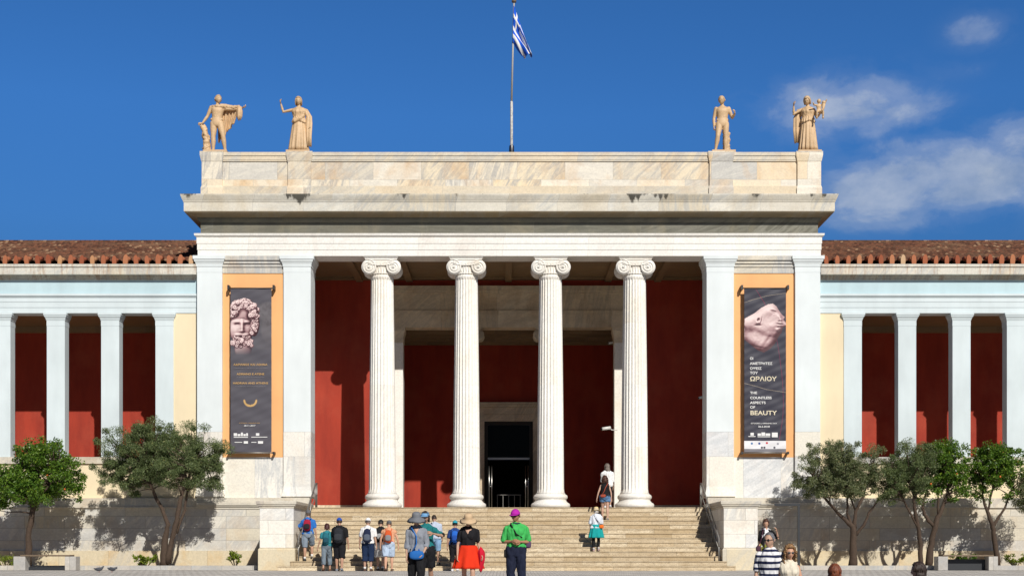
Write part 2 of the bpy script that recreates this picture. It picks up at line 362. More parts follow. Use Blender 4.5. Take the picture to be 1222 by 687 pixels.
# --- parapet
pz0, pz1 = 14.345, 16.03
par = MB(); par.box(-11.80,11.92,.10,1.0,pz0,pz1-.02); 
o = part('parapet', par, 'parapet')
m = MB(); m.box(-11.83,11.95,.05,.099,pz0,z(221.5)); m.box(-11.82,11.94,.06,.099,z(192),z(190.5)); m.box(-11.84,11.96,.02,1.05,z(185.5),pz1)
m.box(-11.83,11.95,.045,.099,z(190.4),z(185.6)); part('parapet_moulding', m, 'parapet_trim', o)
for (xa, xb) in ((239.5,266),(342.5,372),(846,875.5),(951,981)):
    a, b = X_(xa), X_(xb); m = MB(); m.wrap(a+.03,b-.03,0.02,1.1,[(-.2,pz0+.002),(.03,pz0+.002),(.03,z(224)),(0,z(221)),(0,z(193)),(.02,z(191.5)),(.05,z(187)),(.06,z(185)),(.06,pz1+.02),(-.2,pz1+.02)])
    part('pedestal', m, 'parapet', o)
# --- roof slab and upper body
m = MB(); m.box(-11.6,11.7,1.3,YB-.1,14.0,14.5); part('flat_roof', m, 'parapet_trim')
m = MB(); m.box(-11.7,11.7,.5,1.02,12.06,13.9); m.box(-11.7,11.7,5.3,YB-.2,12.6,13.95); part('upper_wall', m, 'inner')
# --- piers (one each side)
def pier(s):
    f = lambda a,b: (min(s*a,s*b), max(s*a,s*b))
    zt, zb = 12.025, 11.40
    w = MB(); a,b = f(8.60,11.9); w.box(a,b,.30,5.2,FL-.1,12.026)
    a,b = f(9.02,11.2); w.box(a,b,.16,.30,2.72,12.02)
    W = part('pier_wall', w, 'marble')
    p = MB(); a,b = f(8.67,11.03); p.box(a,b,.12,.162,z(545),11.38); part('wall_panel', p, 'paint_orange', W)
    p = MB(); p.box(a,b,.12,.162,2.74,z(545)-.003); part('wall_slab', p, 'marble', W)
    # moulding over the panel
    q = MB(); q.box(a,b,.09,.16,11.385,11.62); q.box(a,b,.05,.16,11.622,11.74); q.box(a,b,.0,.16,11.742,11.86); q.box(a,b,-.06,.16,11.862,12.024); part('panel_moulding', q, 'mould', W)
    for (xa, xb, y1) in ((7.62,8.67,1.1),(11.03,12.0,1.1)):
        a,b = f(xa,xb); pm = MB(); pm.box(a,b,0,y1,z(515),zb); P = part('pilaster', pm, 'paint_pier', W, .012)
        pm = MB(); pm.box(a,b,.0,y1,2.74,z(515)-.002); part('pilaster_foot', pm, 'marble', P)
        pm = MB(); pm.wrap(a,b,0,y1-.01,[(-.1,z(592)),(.07,z(592)),(.05,z(589)),(.02,z(584)),(.003,z(580)),(-.1,z(580))]); part('pilaster_base', pm, 'marble', P)
        pm = MB(); pm.wrap(a,b,0,y1+.05,[(-.1,zb),(.004,zb),(.004,zb+.22),(.03,zb+.23),(.03,zb+.26),(.02,zb+.27),(.05,zb+.36),(.09,zb+.42),(.10,zb+.47),(.13,zb+.49),(.135,zt-.003),(-.1,zt-.003)])
        part('capital', pm, 'paint_pier', P)
for s in (-1,1): pier(s)
# --- portico interior
m = MB(); m.box(-8.98,8.98,-.35,10.9,-.0,FL-.002) ; part('portico_floor', m, 'floor')
rw = MB()
for s in (-1,1):
    a,b = sorted((s*5.0,s*9.0)); rw.box(a,b,5.0,5.4,FL+.27,12.19)
    a,b = sorted((s*9.002,s*9.25)); rw.box(a,b,1.1,5.4,FL,12.19)
rw.box(-4.999,4.999,5.0,5.4,11.90,12.19)
part('red_wall', rw, 'red')
for s in (-1,1):
    m = MB(); a,b = sorted((s*5.0,s*8.99)); m.box(a,b,4.96,5.2,FL,FL+.268); part('baseboard', m, 'inner')
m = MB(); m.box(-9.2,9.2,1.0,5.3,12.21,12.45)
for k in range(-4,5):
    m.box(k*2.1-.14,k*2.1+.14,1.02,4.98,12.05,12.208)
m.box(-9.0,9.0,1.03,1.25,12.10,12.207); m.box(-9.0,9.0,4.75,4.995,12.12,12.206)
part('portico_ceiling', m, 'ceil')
# inner order
zi = lambda py: Z_(py,5.0)
m = MB(); m.box(-5.25,5.25,4.86,5.6,zi(391),zi(371)); m.box(-5.25,5.25,4.83,4.859,zi(377),zi(371)); m.box(-5.27,5.27,4.90,5.6,zi(370.8),zi(351)); m.box(-5.27,5.27,4.80,5.6,zi(350.9),zi(347.5)); m.box(-5.3,5.3,4.72,5.6,zi(347.4),zi(342.3))
part('inner_entablature', m, 'inner')
m = MB()
for s in (-1,1):
    a,b = sorted((s*5.3,s*5.6)); m.box(a,b,5.4,10.8,FL,10.3)
m.box(-5.6,5.6,10.8,11.1,7.62,10.3)
for s in (-1,1):
    a,b = sorted((s*1.36,s*5.6)); m.box(a,b,10.8,11.1,FL,7.62)
part('vestibule_wall', m, 'red')
m = MB(); m.box(-5.6,5.6,5.55,11.0,10.302,10.55)
for k in range(1,5): m.box(-5.28,5.28,5.6+k*1.05,5.8+k*1.05,10.16,10.3)
part('vestibule_ceiling', m, 'ceil')
for s in (-1,1):
    a,b = sorted((s*4.47,s*5.0)); m = MB(); m.box(a,b,4.93,5.55,FL,zi(409)); P = part('inner_pilaster', m, 'column', bv=.01)
    m = MB(); m.wrap(a,b,4.93,5.56,[(-.1,zi(409)+.002),(.02,zi(409)+.002),(.02,zi(403)),(.05,zi(399)),(.09,zi(395)),(.09,zi(391)-.003),(-.1,zi(391)-.003)]); part('capital', m, 'inner', P)
# doorway
m = MB(); yd = 10.8; zd = lambda py: Z_(py, yd)
for s in (-1,1):
    a,b = sorted((s*1.14,s*1.38)); m.box(a,b,10.70,11.05,FL,zd(494)); a,b = sorted((s*1.38,s*1.45)); m.box(a,b,10.74,11.05,FL,zd(494))
m.box(-1.45,1.45,10.70,11.05,zd(493.9)+.002,zd(486)); m.box(-1.50,1.50,10.60,11.05,zd(485.9)+.002,zd(483)); m.box(-1.58,1.58,10.52,11.05,zd(482.9)+.002,zd(480.4))
m.box(-1.139,1.139,10.72,11.05,zd(502.5),zd(494)-.002)
D = part('doorway', m, 'inner')
m = MB()
for s in (-1,1):
    a,b = sorted((s*.98,s*1.137)); m.box(a,b,10.82,11.0,FL,zd(502.6))
m.box(-.979,.979,10.82,11.0,zd(507),zd(502.6)); part('door_frame', m, 'bronze', D)
m = MB(); m.box(-.979,.979,10.86,10.94,zd(548),zd(545.5)); part('transom_bar', m, 'steel', D)
m = MB(); m.box(-.979,.979,10.90,10.92,zd(545.4),zd(507.1)); part('transom_glass', m, 'glass', D)
for s in (-1,1):
    dl = MB(); a,b = sorted((s*.96,s*.93)); dl.box(a,b,9.95,10.85,FL+.02,zd(549)); g = part('glass_door', dl, 'glass', D)
    dl = MB(); dl.tube([(s*.90,10.0,FL+.3),(s*.90,10.0,zd(556))], .028, 8); dl.tube([(s*.92,10.0,zd(581)),(s*.78,10.0,zd(581))], .02, 6); dl.tube([(s*.78,10.0,FL+.1),(s*.78,10.0,zd(556))], .022, 8); part('door_handle', dl, 'steel', g)
m = MB(); m.box(-3,3,11.1,11.2,FL,7.6); m.v = []; m.f = []; m.sm = []
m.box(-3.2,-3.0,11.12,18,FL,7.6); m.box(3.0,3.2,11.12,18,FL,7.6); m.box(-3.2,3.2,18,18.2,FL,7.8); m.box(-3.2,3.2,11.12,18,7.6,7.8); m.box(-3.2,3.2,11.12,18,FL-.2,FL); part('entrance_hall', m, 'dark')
m = MB()
for k in range(5): m.box(-.55+k*.27,-.52+k*.27,11.6,11.63,FL,FL+1.0)
m.box(-.56,.60,11.59,11.64,FL+.96,FL+1.0); part('turnstile_rail', m, 'rail', D)

# --- Ionic columns
def column(x, y, zb, zt, r0, r1, mat='column', sc=1.0):
    H = zt-zb; hb = .55*sc; hc = .64*sc
    s = MB(); prof = []; zs = [zb+hb-.02*sc, zb+hb+.06*sc, zb+hb+.20*sc] + [zb+hb+.2*sc+(H-hb-hc-.45*sc)*i/10 for i in range(1,11)] + [zt-hc-.2*sc, zt-hc-.17*sc, zt-hc-.02*sc]
    for q in zs:
        t = (q-zb-hb)/(H-hb-hc); r = r0+(r1-r0)*(max(t,0)**1.35)
        if q <= zb+hb: r += .06*sc
        elif q <= zb+hb+.061*sc: r += .015*sc
        prof.append((r, q))
    s.lathe(prof, (x,y,0), 192, True, (24, .052*sc, zb+hb+.10*sc, zt-hc-.185*sc))
    S = part('column', s, mat)
    S.data.polygons.foreach_set('use_smooth', [False]*len(S.data.polygons)) if False else None
    b = MB(); b.lathe([(r*sc,zb+q*sc) for r,q in ((.70,0.003),(.745,.03),(.765,.09),(.75,.16),(.70,.20),(.66,.215),(.655,.24),(.62,.27),(.605,.31),(.625,.345),(.645,.36),(.665,.40),(.665,.45),(.64,.50),(.60,.525),(.585,.53),(.58,.55))], (x,y,0), 48); part('base', b, mat, S)
    c = MB(); r = r1
    # beaded collar and flaring neck
    c.lathe([(r+.012*sc,zt-hc-.03*sc),(r+.035*sc,zt-hc-.01*sc),(r+.035*sc,zt-hc+.02*sc),(r+.005*sc,zt-hc+.04*sc),(r-.01*sc,zt-hc+.2*sc),(r-.0*sc,zt-hc+.26*sc),(r+.02*sc,zt-hc+.34*sc),(r+.02*sc,zt-hc+.46*sc)], (x,y,0), 40)
    for k in range(28):
        a = 2*math.pi*k/28; cx, cy = x+(r+.03*sc)*math.cos(a), y+(r+.03*sc)*math.sin(a)
        c.lathe([(.004,-.028*sc),(.024*sc,-.016*sc),(.024*sc,.016*sc),(.004,.028*sc)], (cx,cy,zt-hc+.005*sc), 6)
        # palmette relief on the neck
        c.tube([(x+(r+.002)*math.cos(a),y+(r+.002)*math.sin(a),zt-hc+.05*sc),(x+(r-.0)*math.cos(a),y+(r-.0)*math.sin(a),zt-hc+.17*sc),(x+(r+.035*sc)*math.cos(a),y+(r+.035*sc)*math.sin(a),zt-hc+.28*sc)], [.018*sc,.022*sc,.004], 5)
        c.lathe([(.003,-.05*sc),(.034*sc,-.02*sc),(.036*sc,.03*sc),(.01,.05*sc)], (x+(r+.03*sc)*math.cos(a),y+(r+.03*sc)*math.sin(a),zt-hc+.33*sc), 6)
    yw = (r+.02*sc)
    for sx in (-1,1):
        vx, vz = x+sx*.475*sc, zt-.395*sc; rv = .285*sc
        # bolster: a drum lying front to back, waisted in the middle
        rings = []
        for yy, rr in ((-1,1),(-.93,1.02),(-.86,.96),(-.5,.72),(-.1,.62),(-.08,.68),(.08,.68),(.1,.62),(.5,.72),(.86,.96),(.93,1.02),(1,1)):
            rings.append([(vx+rv*rr*math.cos(2*math.pi*k/32), y+yy*yw, vz+rv*rr*math.sin(2*math.pi*k/32)) for k in range(32)])
        c.ring(rings, True, True, True)
        for fy in (-1,1):
            pts = []; rad = []
            for i in range(70):
                t = i/69; a = math.pi/2 + sx*(-1)*0 + (-sx)*0 + sx*(-1)*(-1)*(t*2*math.pi*2.6); q = rv*(1-.02)*(1-t)**1.05 + .035*sc*t
                pts.append((vx+q*math.cos(a)*1, y+fy*(yw+.006), vz+q*math.sin(a))); rad.append(.030*sc*(1-t*.6))
            c.tube(pts, rad, 6)
            c.lathe([(.001,-.03),(.045*sc,-.02),(.045*sc,.02),(.001,.03)], (vx, y+fy*(yw+.008), vz), 10)
    # channel between the volutes, sagging, and the abacus
    for fy in (-1,1):
        top = []; bot = []
        for i in range(17):
            u = -1+2*i/16; xx = x+u*.50*sc; top.append((xx, zt-.105*sc)); bot.append((xx, zt-(.335-.075*u*u)*sc))
        n = len(top); vs = []
        for yy in (y+fy*(yw+.012), y+fy*(yw-.10)): vs += [(a,yy,b) for a,b in top] + [(a,yy,b) for a,b in bot]
        fs = []
        for i in range(n-1): fs += [(i,i+1,n+i+1,n+i),(2*n+i,3*n+i,3*n+i+1,2*n+i+1),(n+i,n+i+1,3*n+i+1,3*n+i),(i,2*n+i,2*n+i+1,i+1)]
        c.add(vs, fs)
        c.tube([(a,y+fy*(yw+.018),b+.004) for a,b in bot], .020*sc, 6); c.tube([(a,y+fy*(yw+.018),b-.012*sc) for a,b in top], .018*sc, 6)
        c.tube([(a,y+fy*(yw+.016),b+.075*sc) for a,b in bot], .010*sc, 6)
    c.box(x-.5*sc,x+.5*sc,y-yw+.05,y+yw-.05,zt-.36*sc,zt-.09*sc)
    c.box(x-.62*sc,x+.62*sc,y-yw-.03,y+yw+.03,zt-.11*sc,zt-.045*sc); c.box(x-.66*sc,x+.66*sc,y-yw-.06,y+yw+.06,zt-.045*sc,zt-.002)
    part('capital', c, mat, S); return S
for xx in (-4.92,-1.64,1.63,4.90): column(xx, .56, FL, 12.028, .525, .435)
for xx in (-1.63,1.63): column(xx, 5.25, FL, zi(391), .40, .34, 'inner', .78)

# --- podium under piers and wings
for s in (-1,1):
    f = lambda a,b: (min(s*a,s*b), max(s*a,s*b))
    m = MB(); a,b = f(7.66,12.0); m.box(a,b,0,.6,.70,2.30); a2,b2 = f(12.001,28); m.box(a2,b2,.02,.6,.70,2.34); P = part('podium_wall', m, 'podium')
    m = MB(); m.box(a,b,-.06,.5,.0,.698); m.box(a2,b2,-.05,.5,0,.698); part('base_course', m, 'podium_base', P)
    m = MB(); a,b = f(7.66,12.02)
    for (y0,z0,z1) in ((-.03,2.302,2.38),(-.07,2.382,2.44),(-.12,2.442,2.55),(-.07,2.552,2.62),(-.03,2.622,2.735)): m.box(a,b,y0,.5,z0,z1)
    m.box(a2,b2,-.05,.5,2.342,2.40); m.box(a2,b2,.0,.5,2.402,2.72); part('podium_moulding', m, 'mould', P)
# --- wings
def wing(s):
    f = lambda a,b: (min(s*a,s*b), max(s*a,s*b)); E = 27.5
    w = MB(); a,b = f(12.0,E); w.box(a,b,.32,.8,2.722,z(553,.3)); a,b = f(12.0,12.98); w.box(a,b,.33,.8,z(553,.3),9.885); a,b = f(E-.8,E); w.box(a,b,.33,.8,z(553,.3),9.885)
    W = part('wing_wall', w, 'paint_cream')
    w = MB(); a,b = f(12.98,E-.8); w.box(a,b,.24,.86,z(553,.3)+.002,z(545,.3)); part('sill', w, 'mould', W)
    w = MB(); w.box(a-.5,b+.5,4.75,5.1,4.0,10.1); part('loggia_wall', w, 'red', W)
    w = MB(); a,b = f(12.05,E); w.box(a,b,.75,5.1,10.1,10.3); w.box(a,b,4.5,4.748,9.85,10.098); part('loggia_ceiling', w, 'ceil', W)
    w = MB(); w.box(a,b,.87,4.74,3.9,4.1); part('loggia_floor', w, 'step', W)
    for q0,q1 in ((12.0,12.3),(E-.3,E)):
        w = MB(); a3,b3 = f(q0,q1); w.box(a3,b3,.81,4.749,4.1,10.09); part('loggia_end_wall', w, 'red', W)
    w = MB(); a,b = f(12.022,E); yf = .30
    w.box(a,b,yf,.9,9.887,10.10); w.box(a,b,yf-.015,.9,10.102,10.31); w.box(a,b,yf-.03,.9,10.312,10.50); w.box(a,b,yf-.07,.9,10.502,10.54); w.box(a,b,yf-.10,.9,10.542,10.62)
    part('architrave', w, 'paint_white', W)
    w = MB(); w.box(a,b,yf+.02,.9,10.622,11.16); part('frieze', w, 'paint_blue', W)
    w = MB(); w.box(a,b,yf-.03,.9,11.162,11.24); w.box(a,b,yf-.10,.9,11.242,11.32); w.box(a,b,yf-.32,.9,11.322,11.60); w.box(a,b,yf-.36,.9,11.602,11.71); part('cornice', w, 'wing_cornice', W)
    xs = [13.33+2.105*k for k in range(7)]
    for x0 in xs:
        a,b = sorted((s*(x0-.35),s*(x0+.35))); p = MB(); p.box(a,b,.30,.78,z(545,.3)+.002,9.39); P = part('pillar', p, 'paint_white', W, .01)
        p = MB(); p.wrap(a,b,.30,.80,[(-.1,9.392),(.004,9.392),(.004,9.60),(.025,9.62),(.02,9.64),(.05,9.71),(.08,9.75),(.08,9.79),(.10,9.80),(.10,9.884),(-.1,9.884)]); part('capital', p, 'paint_white', P)
    # tiled roof: waves of cover tiles, courses stepping down to the eave
    rng = random.Random(3+s); r = MB(); L0, L1, y0, z0 = 12.03, E, -.02, 11.76; sl = .333; P = .21; C = .36; nC = 22
    n = int((L1-L0)/P)*6; vs = []; rows = []
    cols = [L0 + (L1-L0)*i/n for i in range(n+1)]
    jit = {}
    for c in range(nC):
        for e in (0,1):
            row = []
            for x in cols:
                k = int((x-L0)/P+.001); j = jit.setdefault((k,c), rng.uniform(-.012,.012)); ph = ((x-L0)/P)%1.0
                hgt = .085*abs(math.cos(math.pi*ph))**.7
                yy = y0 + C*(c+e) + (j if e==0 else 0)
                row.append((s*x, yy, z0+sl*C*(c+e)+hgt+(.03 if e==0 else -.012)+j))
            rows.append(row)
    nn = len(cols)
    for row in rows: vs += row
    fs = [(i*nn+k, i*nn+k+1, (i+1)*nn+k+1, (i+1)*nn+k) for i in range(len(rows)-1) for k in range(nn-1)]
    r.add(vs, fs, True); T = part('tiled_roof', r, 'tile', W)
    r = MB(); yr = y0+C*nC; zr = z0+sl*C*nC; a,b = f(L0,L1)
    r.add([(a,.1,11.715),(b,.1,11.715),(b,yr,zr-.05),(a,yr,zr-.05),(b,2*yr,11.7),(a,2*yr,11.7)], [(0,1,2,3),(3,2,4,5),(0,3,5),(1,4,2),(0,5,4,1)]); part('roof_deck', r, 'inner', W)
    r = MB(); r.tube([(a,yr,zr+.03),(b,yr,zr+.03)], .09, 12); part('ridge_tile', r, 'tile', W)
    # antefixes along the eave: rounded clay tile ends
    af = MB(); pts = [(-.080,0),(-.092,.14),(-.080,.26),(-.048,.33),(0,.36),(.048,.33),(.080,.26),(.092,.14),(.080,0)]
    n_ = len(pts); af.add([(x,-.035,q) for x,q in pts]+[(x,.03,q) for x,q in pts], [tuple(range(n_-1,-1,-1)),tuple(range(n_,2*n_))]+[(i,(i+1)%n_,n_+(i+1)%n_,n_+i) for i in range(n_)])
    af.tube([(0,.02,.20),(0,.5,.30)], [.10,.10], 10)
    k = 0; A = None
    x = 12.22
    while x < E:
        if A is None: A = part('antefix', af, 'antefix', T); o = A
        else: o = A.copy(); COL.objects.link(o); o.parent = T
        o.location = (s*x, -.03, 11.715); o.rotation_euler = (R(rng.uniform(-7,4)), R(rng.uniform(-5,5)), 0); sc_ = rng.uniform(.88,1.05); o.scale = (sc_,1,sc_)
        x += .421
for s in (-1,1): wing(s)

# ================================================================== entrance stairs
st = empty('entrance_stairs', (0,-2.4,0), label='broad flight of worn cream stone steps rising to the four columns', cat='stairs')
def at0(o, root): o.location = (-root.location.x, -root.location.y, -root.location.z) ; return o
m = MB(); RH = FL/14; TR = .32; yb = -.35-13*TR
for i in range(14):
    x1 = 8.05 if i == 0 else (7.70 if i == 1 else 7.60)
    y0 = yb+i*TR
    m.box(-x1 if i!=0 else -8.1, x1-(.1 if i==0 else 0), y0, (-.352 if i>1 else y0+TR-.001) , (RH*i-.0 if i else .0)+.001, RH*(i+1)-.03)
    m.box((-x1 if i!=0 else -8.1)-.0, x1-(.1 if i==0 else 0), y0-.025, (y0+TR+.02 if i < 13 else -.10), RH*(i+1)-.029, RH*(i+1)-(0 if i<13 else -.003))
at0(bevel(part('steps', m, 'step', st), .008), st)
for s in (-1,1):
    a,b = sorted((s*7.60,s*8.80)); m = MB()
    m.wrap(a+.0,b,-4.10,-.13,[(-.1,.80),(0,.80),(0,2.20),(-.1,2.20)])
    C = at0(bevel(part('cheek_wall', m, 'cheek', st), .012), st)
    m = MB(); m.wrap(a,b,-4.10,-.13,[(-.1,.001),(.05,.001),(.05,.74),(.03,.775),(.004,.798),(-.1,.798)]); part('base_course', m, 'podium_base', C, .01)
    m = MB(); m.wrap(a,b,-4.10,-.13,[(-.1,2.202),(.01,2.202),(.02,2.25),(.07,2.29),(.08,2.33),(.11,2.35),(.12,2.44),(.10,2.46),(-.1,2.462)]); part('coping', m, 'mould', C)
    xr = s*7.42; h = MB(); p = lambda y, dz: (xr, y, max(0,(y-yb)/TR*RH)+dz)
    h.tube([p(-4.15,.95-.3),p(-4.15,.95),p(-.1,.95),(xr,.25,FL+.95)], .032, 8); h.tube([p(-4.15,.55),p(-.1,.5),(xr,.25,FL+.5)], .02, 8)
    H_ = at0(part('handrail', h, 'rail', st), st)
    for yy in (-4.15,-2.8,-1.4,-.05,.25):
        q = MB(); zz = max(0,(yy-yb)/TR*RH) if yy < -.2 else FL
        q.tube([(xr,yy,zz-.02),(xr,yy,(zz+.95) if yy<-.2 else FL+.95)], .024, 8); part('post', q, 'rail', H_)
# ================================================================== figures
def V(*a): return Vector(a)
def remesh(mb, voxel, smooth=3, fold=0.0, fscale=9.0, seed=0, vertical=False):
    me = bpy.data.meshes.new('tmp'); me.from_pydata(mb.v, [], mb.f); me.update()
    bm = bmesh.new(); bm.from_mesh(me); bmesh.ops.recalc_face_normals(bm, faces=bm.faces); bm.to_mesh(me); bm.free()
    o = bpy.data.objects.new('tmp', me); COL.objects.link(o)
    r = o.modifiers.new('r','REMESH'); r.mode = 'VOXEL'; r.voxel_size = voxel
    if smooth: s = o.modifiers.new('s','SMOOTH'); s.factor = .5; s.iterations = smooth
    dg = bpy.context.evaluated_depsgraph_get(); dg.update()
    out = bpy.data.meshes.new_from_object(o.evaluated_get(dg)); bpy.data.objects.remove(o); bpy.data.meshes.remove(me)
    if fold:
        co = [v.co.copy() for v in out.vertices]; nr = [v.normal.copy() for v in out.vertices]
        for v, c, n in zip(out.vertices, co, nr):
            p = Vector((c.x*fscale+seed, c.y*fscale, c.z*fscale*(.35 if vertical else .9)))
            d = noise.fractal(p, 1.0, 2.0, 3); v.co = c + n*(min(1.2,abs(d)*1.6)*fold)
    res = MB(); res.v = [tuple(v.co) for v in out.vertices]; res.f = [tuple(p.vertices) for p in out.polygons]; res.sm = [True]*len(res.f)
    bpy.data.meshes.remove(out); return res
def eye_mat():
    return plain('dark eyes and brows', (.03,.02,.018), .4)
M['eye'] = eye_mat(); M['lip'] = plain('lips', (.42,.14,.11), .5)
def skin(c):
    k = 'skin%.2f' % c[0]
    if k not in M:
        t = NT('skin tone'); co = t.coord(); col = t.mix(t.noise(co, 12, 4), tuple(x*.88 for x in c), tuple(min(1,x*1.1) for x in c)); M[k] = t.done(col, .55, .35)
        t.b.inputs['Subsurface Weight'].default_value = .0
    return M[k]
def fabric(name, c, var=.26, rough=.85):
    k = 'f_'+name
    if k not in M:
        t = NT(name); co = t.coord(); f = t.noise(co, 7, 5, .6); col = t.mix(f, tuple(x*(1-var) for x in c), tuple(min(1,x*(1+var)) for x in c))
        t.bump(t.noise(co, 160, 2), .25, .002); M[k] = t.done(col, rough, .2)
    return k

def hairmat(c):
    k = 'hair%.3f%.3f' % c[:2]
    if k not in M:
        t = NT('combed hair'); co = t.coord(); f = t.noise(t.mapped(co,(1,1,.12)), 75, 4, .6, .4); g = t.noise(co, 14, 3)
        col = t.mix(t.ramp(f,[(.35,0),(.65,1)]), tuple(x*.35 for x in c), tuple(min(1,x*1.7) for x in c)); t.bump(t.math('ADD', f, g), .8, .01); M[k] = t.done(col, .5, .4)
    return k
TORSO_M = [(-.075,.035,.040,0),(-.055,.070,.052,0),(-.025,.090,.062,-.004),(.0,.094,.066,-.006),(.04,.088,.060,0),(.09,.080,.055,.002),(.15,.088,.060,.004),(.20,.099,.066,.004),(.245,.100,.062,0),(.272,.082,.050,-.004),(.290,.054,.040,-.006),(.31,.036,.036,-.004)]
TORSO_F = [(-.075,.035,.040,0),(-.055,.074,.054,0),(-.025,.096,.066,-.006),(.0,.097,.068,-.008),(.04,.086,.058,-.002),(.09,.069,.050,.002),(.15,.077,.056,.006),(.20,.087,.066,.010),(.245,.085,.056,.002),(.272,.070,.044,-.004),(.290,.045,.036,-.006),(.31,.032,.033,-.004)]
class Fig:
    """joint positions and body surfaces of one posed figure; local frame: +y is where the chest faces, +x its right side"""
    def __init__(s, H=1.75, fem=False, lean=0.0, side=0.0, twist=0.0, arms=None, legs=None, head=(0,0,0), wide=1.0, support='low', bulk=1.0, hs=1.08):
        s.bulk = bulk; s.hs = hs; s.H = H; s.fem = fem; s.wide = wide
        rm = Matrix.Rotation(-lean,3,'X') @ Matrix.Rotation(side,3,'Y'); s.U = rm @ V(0,0,1); s.F = rm @ V(0,1,0); s.S = rm @ V(1,0,0)
        tw = Matrix.Rotation(twist,3,s.U); s.F2 = tw @ s.F; s.S2 = tw @ s.S
        s.P = V(0,0,.53*H); P = s.P
        sh = .086 if fem else .097
        s.sh = {q: P + (s.U*.258 + s.S2*(sh*k*wide))*H for q, k in (('L',-1),('R',1))}
        arms = arms or {}; legs = legs or {}
        s.el = {}; s.wr = {}; s.hd = {}; s.hp = {}; s.kn = {}; s.an = {}; s.toe = {}; s.hn = {}
        for q, k in (('L',-1),('R',1)):
            a = arms.get(q, ((.16*k,-.03,-1),(.06*k,.14,-1)))
            ua, fa = V(*a[0]).normalized(), V(*a[1]).normalized()
            s.el[q] = s.sh[q] + ua*.168*H; s.wr[q] = s.el[q] + fa*.145*H; s.hd[q] = V(*a[2]).normalized() if len(a) > 2 and a[2] else fa
            s.hn[q] = V(*a[3]).normalized() if len(a) > 3 else V(-k,0,0)
            l = legs.get(q, ((.03*k,0,-1),(.0,-.02,-1),0.1*k))
            th, shn = V(*l[0]).normalized(), V(*l[1]).normalized()
            s.hp[q] = P + V(k*.050,0,-.015)*H; s.kn[q] = s.hp[q] + th*.240*H; s.an[q] = s.kn[q] + shn*.232*H
            fy = l[2] if len(l) > 2 else 0; pit = l[3] if len(l) > 3 else 0
            s.toe[q] = V(math.sin(fy)*math.cos(pit), math.cos(fy)*math.cos(pit), math.sin(pit))
        low = min(s.an['L'].z, s.an['R'].z) if support == 'low' else s.an[support].z
        d = V(0,0, .043*H - low); cx = 0
        for D in (s.sh,s.el,s.wr,s.hp,s.kn,s.an):
            for q in D: D[q] = D[q] + d
        s.P = s.P + d
        s.nb = s.P + (s.U*.30 + s.F*-.004)*H
        yaw, pit, rol = head; s.HM = (rm @ Matrix.Rotation(yaw,3,'Z') @ Matrix.Rotation(-pit,3,'X') @ Matrix.Rotation(rol,3,'Y'))
        s.hc = s.nb + (s.U*.046)*H + s.HM @ V(0,.012,.054*hs)*H
        s.ch = s.P + s.U*.2*H
    def torso(s, mb, t0=-.08, t1=.33, inf=0.0, hemr=0.0, n=22):
        rs = []; T = TORSO_F if s.fem else TORSO_M; H = s.H
        for (t, rx, ry, yo) in T:
            if t < t0-.001 or t > t1+.001: continue
            k = max(0,min(1,(t-.05)/.15)); F = s.F.lerp(s.F2,k); S = s.S.lerp(s.S2,k)
            c = s.P + (s.U*t + F*yo)*H; ry = ry*s.bulk; fl = hemr*max(0,(.09-t)/.12)
            rs.append([c + S*(rx*s.wide+inf+fl)*H*math.copysign(abs(math.cos(a))**.86, math.cos(a)) + F*(ry+inf+fl*.6)*H*math.copysign(abs(math.sin(a))**.86, math.sin(a)) for a in [2*math.pi*i/n for i in range(n)]])
        mb.ring(rs)
        if s.bulk > 1 and not s.fem:
            R3 = Matrix((s.S2, s.F2, s.U)).transposed()
            for k in (-1,1):
                ball(mb, s.P + (s.U*.218 + s.S2*.040*k + s.F2*.056)*H, None, [.040*H,.022*H,.026*H], R3)
                ball(mb, s.sh['L' if k < 0 else 'R'] + s.U*.0*H, None, [.036*H,.036*H,.040*H], R3)
                for i in range(3): ball(mb, s.P + (s.U*(.168-.036*i) + s.S2*.017*k + s.F*.062)*H, None, [.016*H,.012*H,.016*H], R3)
                ball(mb, s.P + (s.U*.05 + s.S*.080*k + s.F*.022)*H, None, [.026*H,.030*H,.022*H], R3)
                ball(mb, s.P + (s.U*-.02 + s.S*.045*k - s.F*.050)*H, .040*H)
        if s.fem and t1 > .15 and t0 < .2:
            for k in (-1,1):
                c = s.P + (s.U*.195 + s.S2*.036*k + s.F2*.052)*H; ball(mb, c, (.027+inf)*H)
    def arm(s, mb, q, a=0.0, b=2.0, inf=0.0):
        H = s.H; f = (.84 if s.fem else .95)*s.bulk
        pts = [(0.0,s.sh[q],.031),(.5,s.sh[q].lerp(s.el[q],.45),.0275),(1.0,s.el[q],.0215),(1.3,s.el[q].lerp(s.wr[q],.3),.0225),(2.0,s.wr[q],.0140)]
        path, rad = clip(pts, a, b, inf, f); mb.tube(path, [r*H for r in rad], 12)
        if a <= 0: ball(mb, s.sh[q]-s.U*.008*H, (.031*f+inf*.8)*H)
        if b > 1 and a < 1.05: ball(mb, s.el[q], (.0212*f+inf)*H)
    def leg(s, mb, q, a=0.0, b=2.0, inf=0.0, flare=0.0):
        H = s.H
        calf = s.kn[q].lerp(s.an[q],.3) - s.toe[q]*.006*H
        pts = [(0.0,s.hp[q]+V(0,0,.02*H),.050),(.35,s.hp[q].lerp(s.kn[q],.35),.045),(1.0,s.kn[q],.030),(1.3,calf,.0325),(1.75,s.kn[q].lerp(s.an[q],.8),.0205),(2.0,s.an[q],.0195)]
        path, rad = clip(pts, a, b, inf, s.bulk); n = len(rad); mb.tube(path, [(r+flare*i/max(1,n-1))*H for i, r in enumerate(rad)], 14)
        if b > 1: ball(mb, s.kn[q], (.0295+inf)*H)
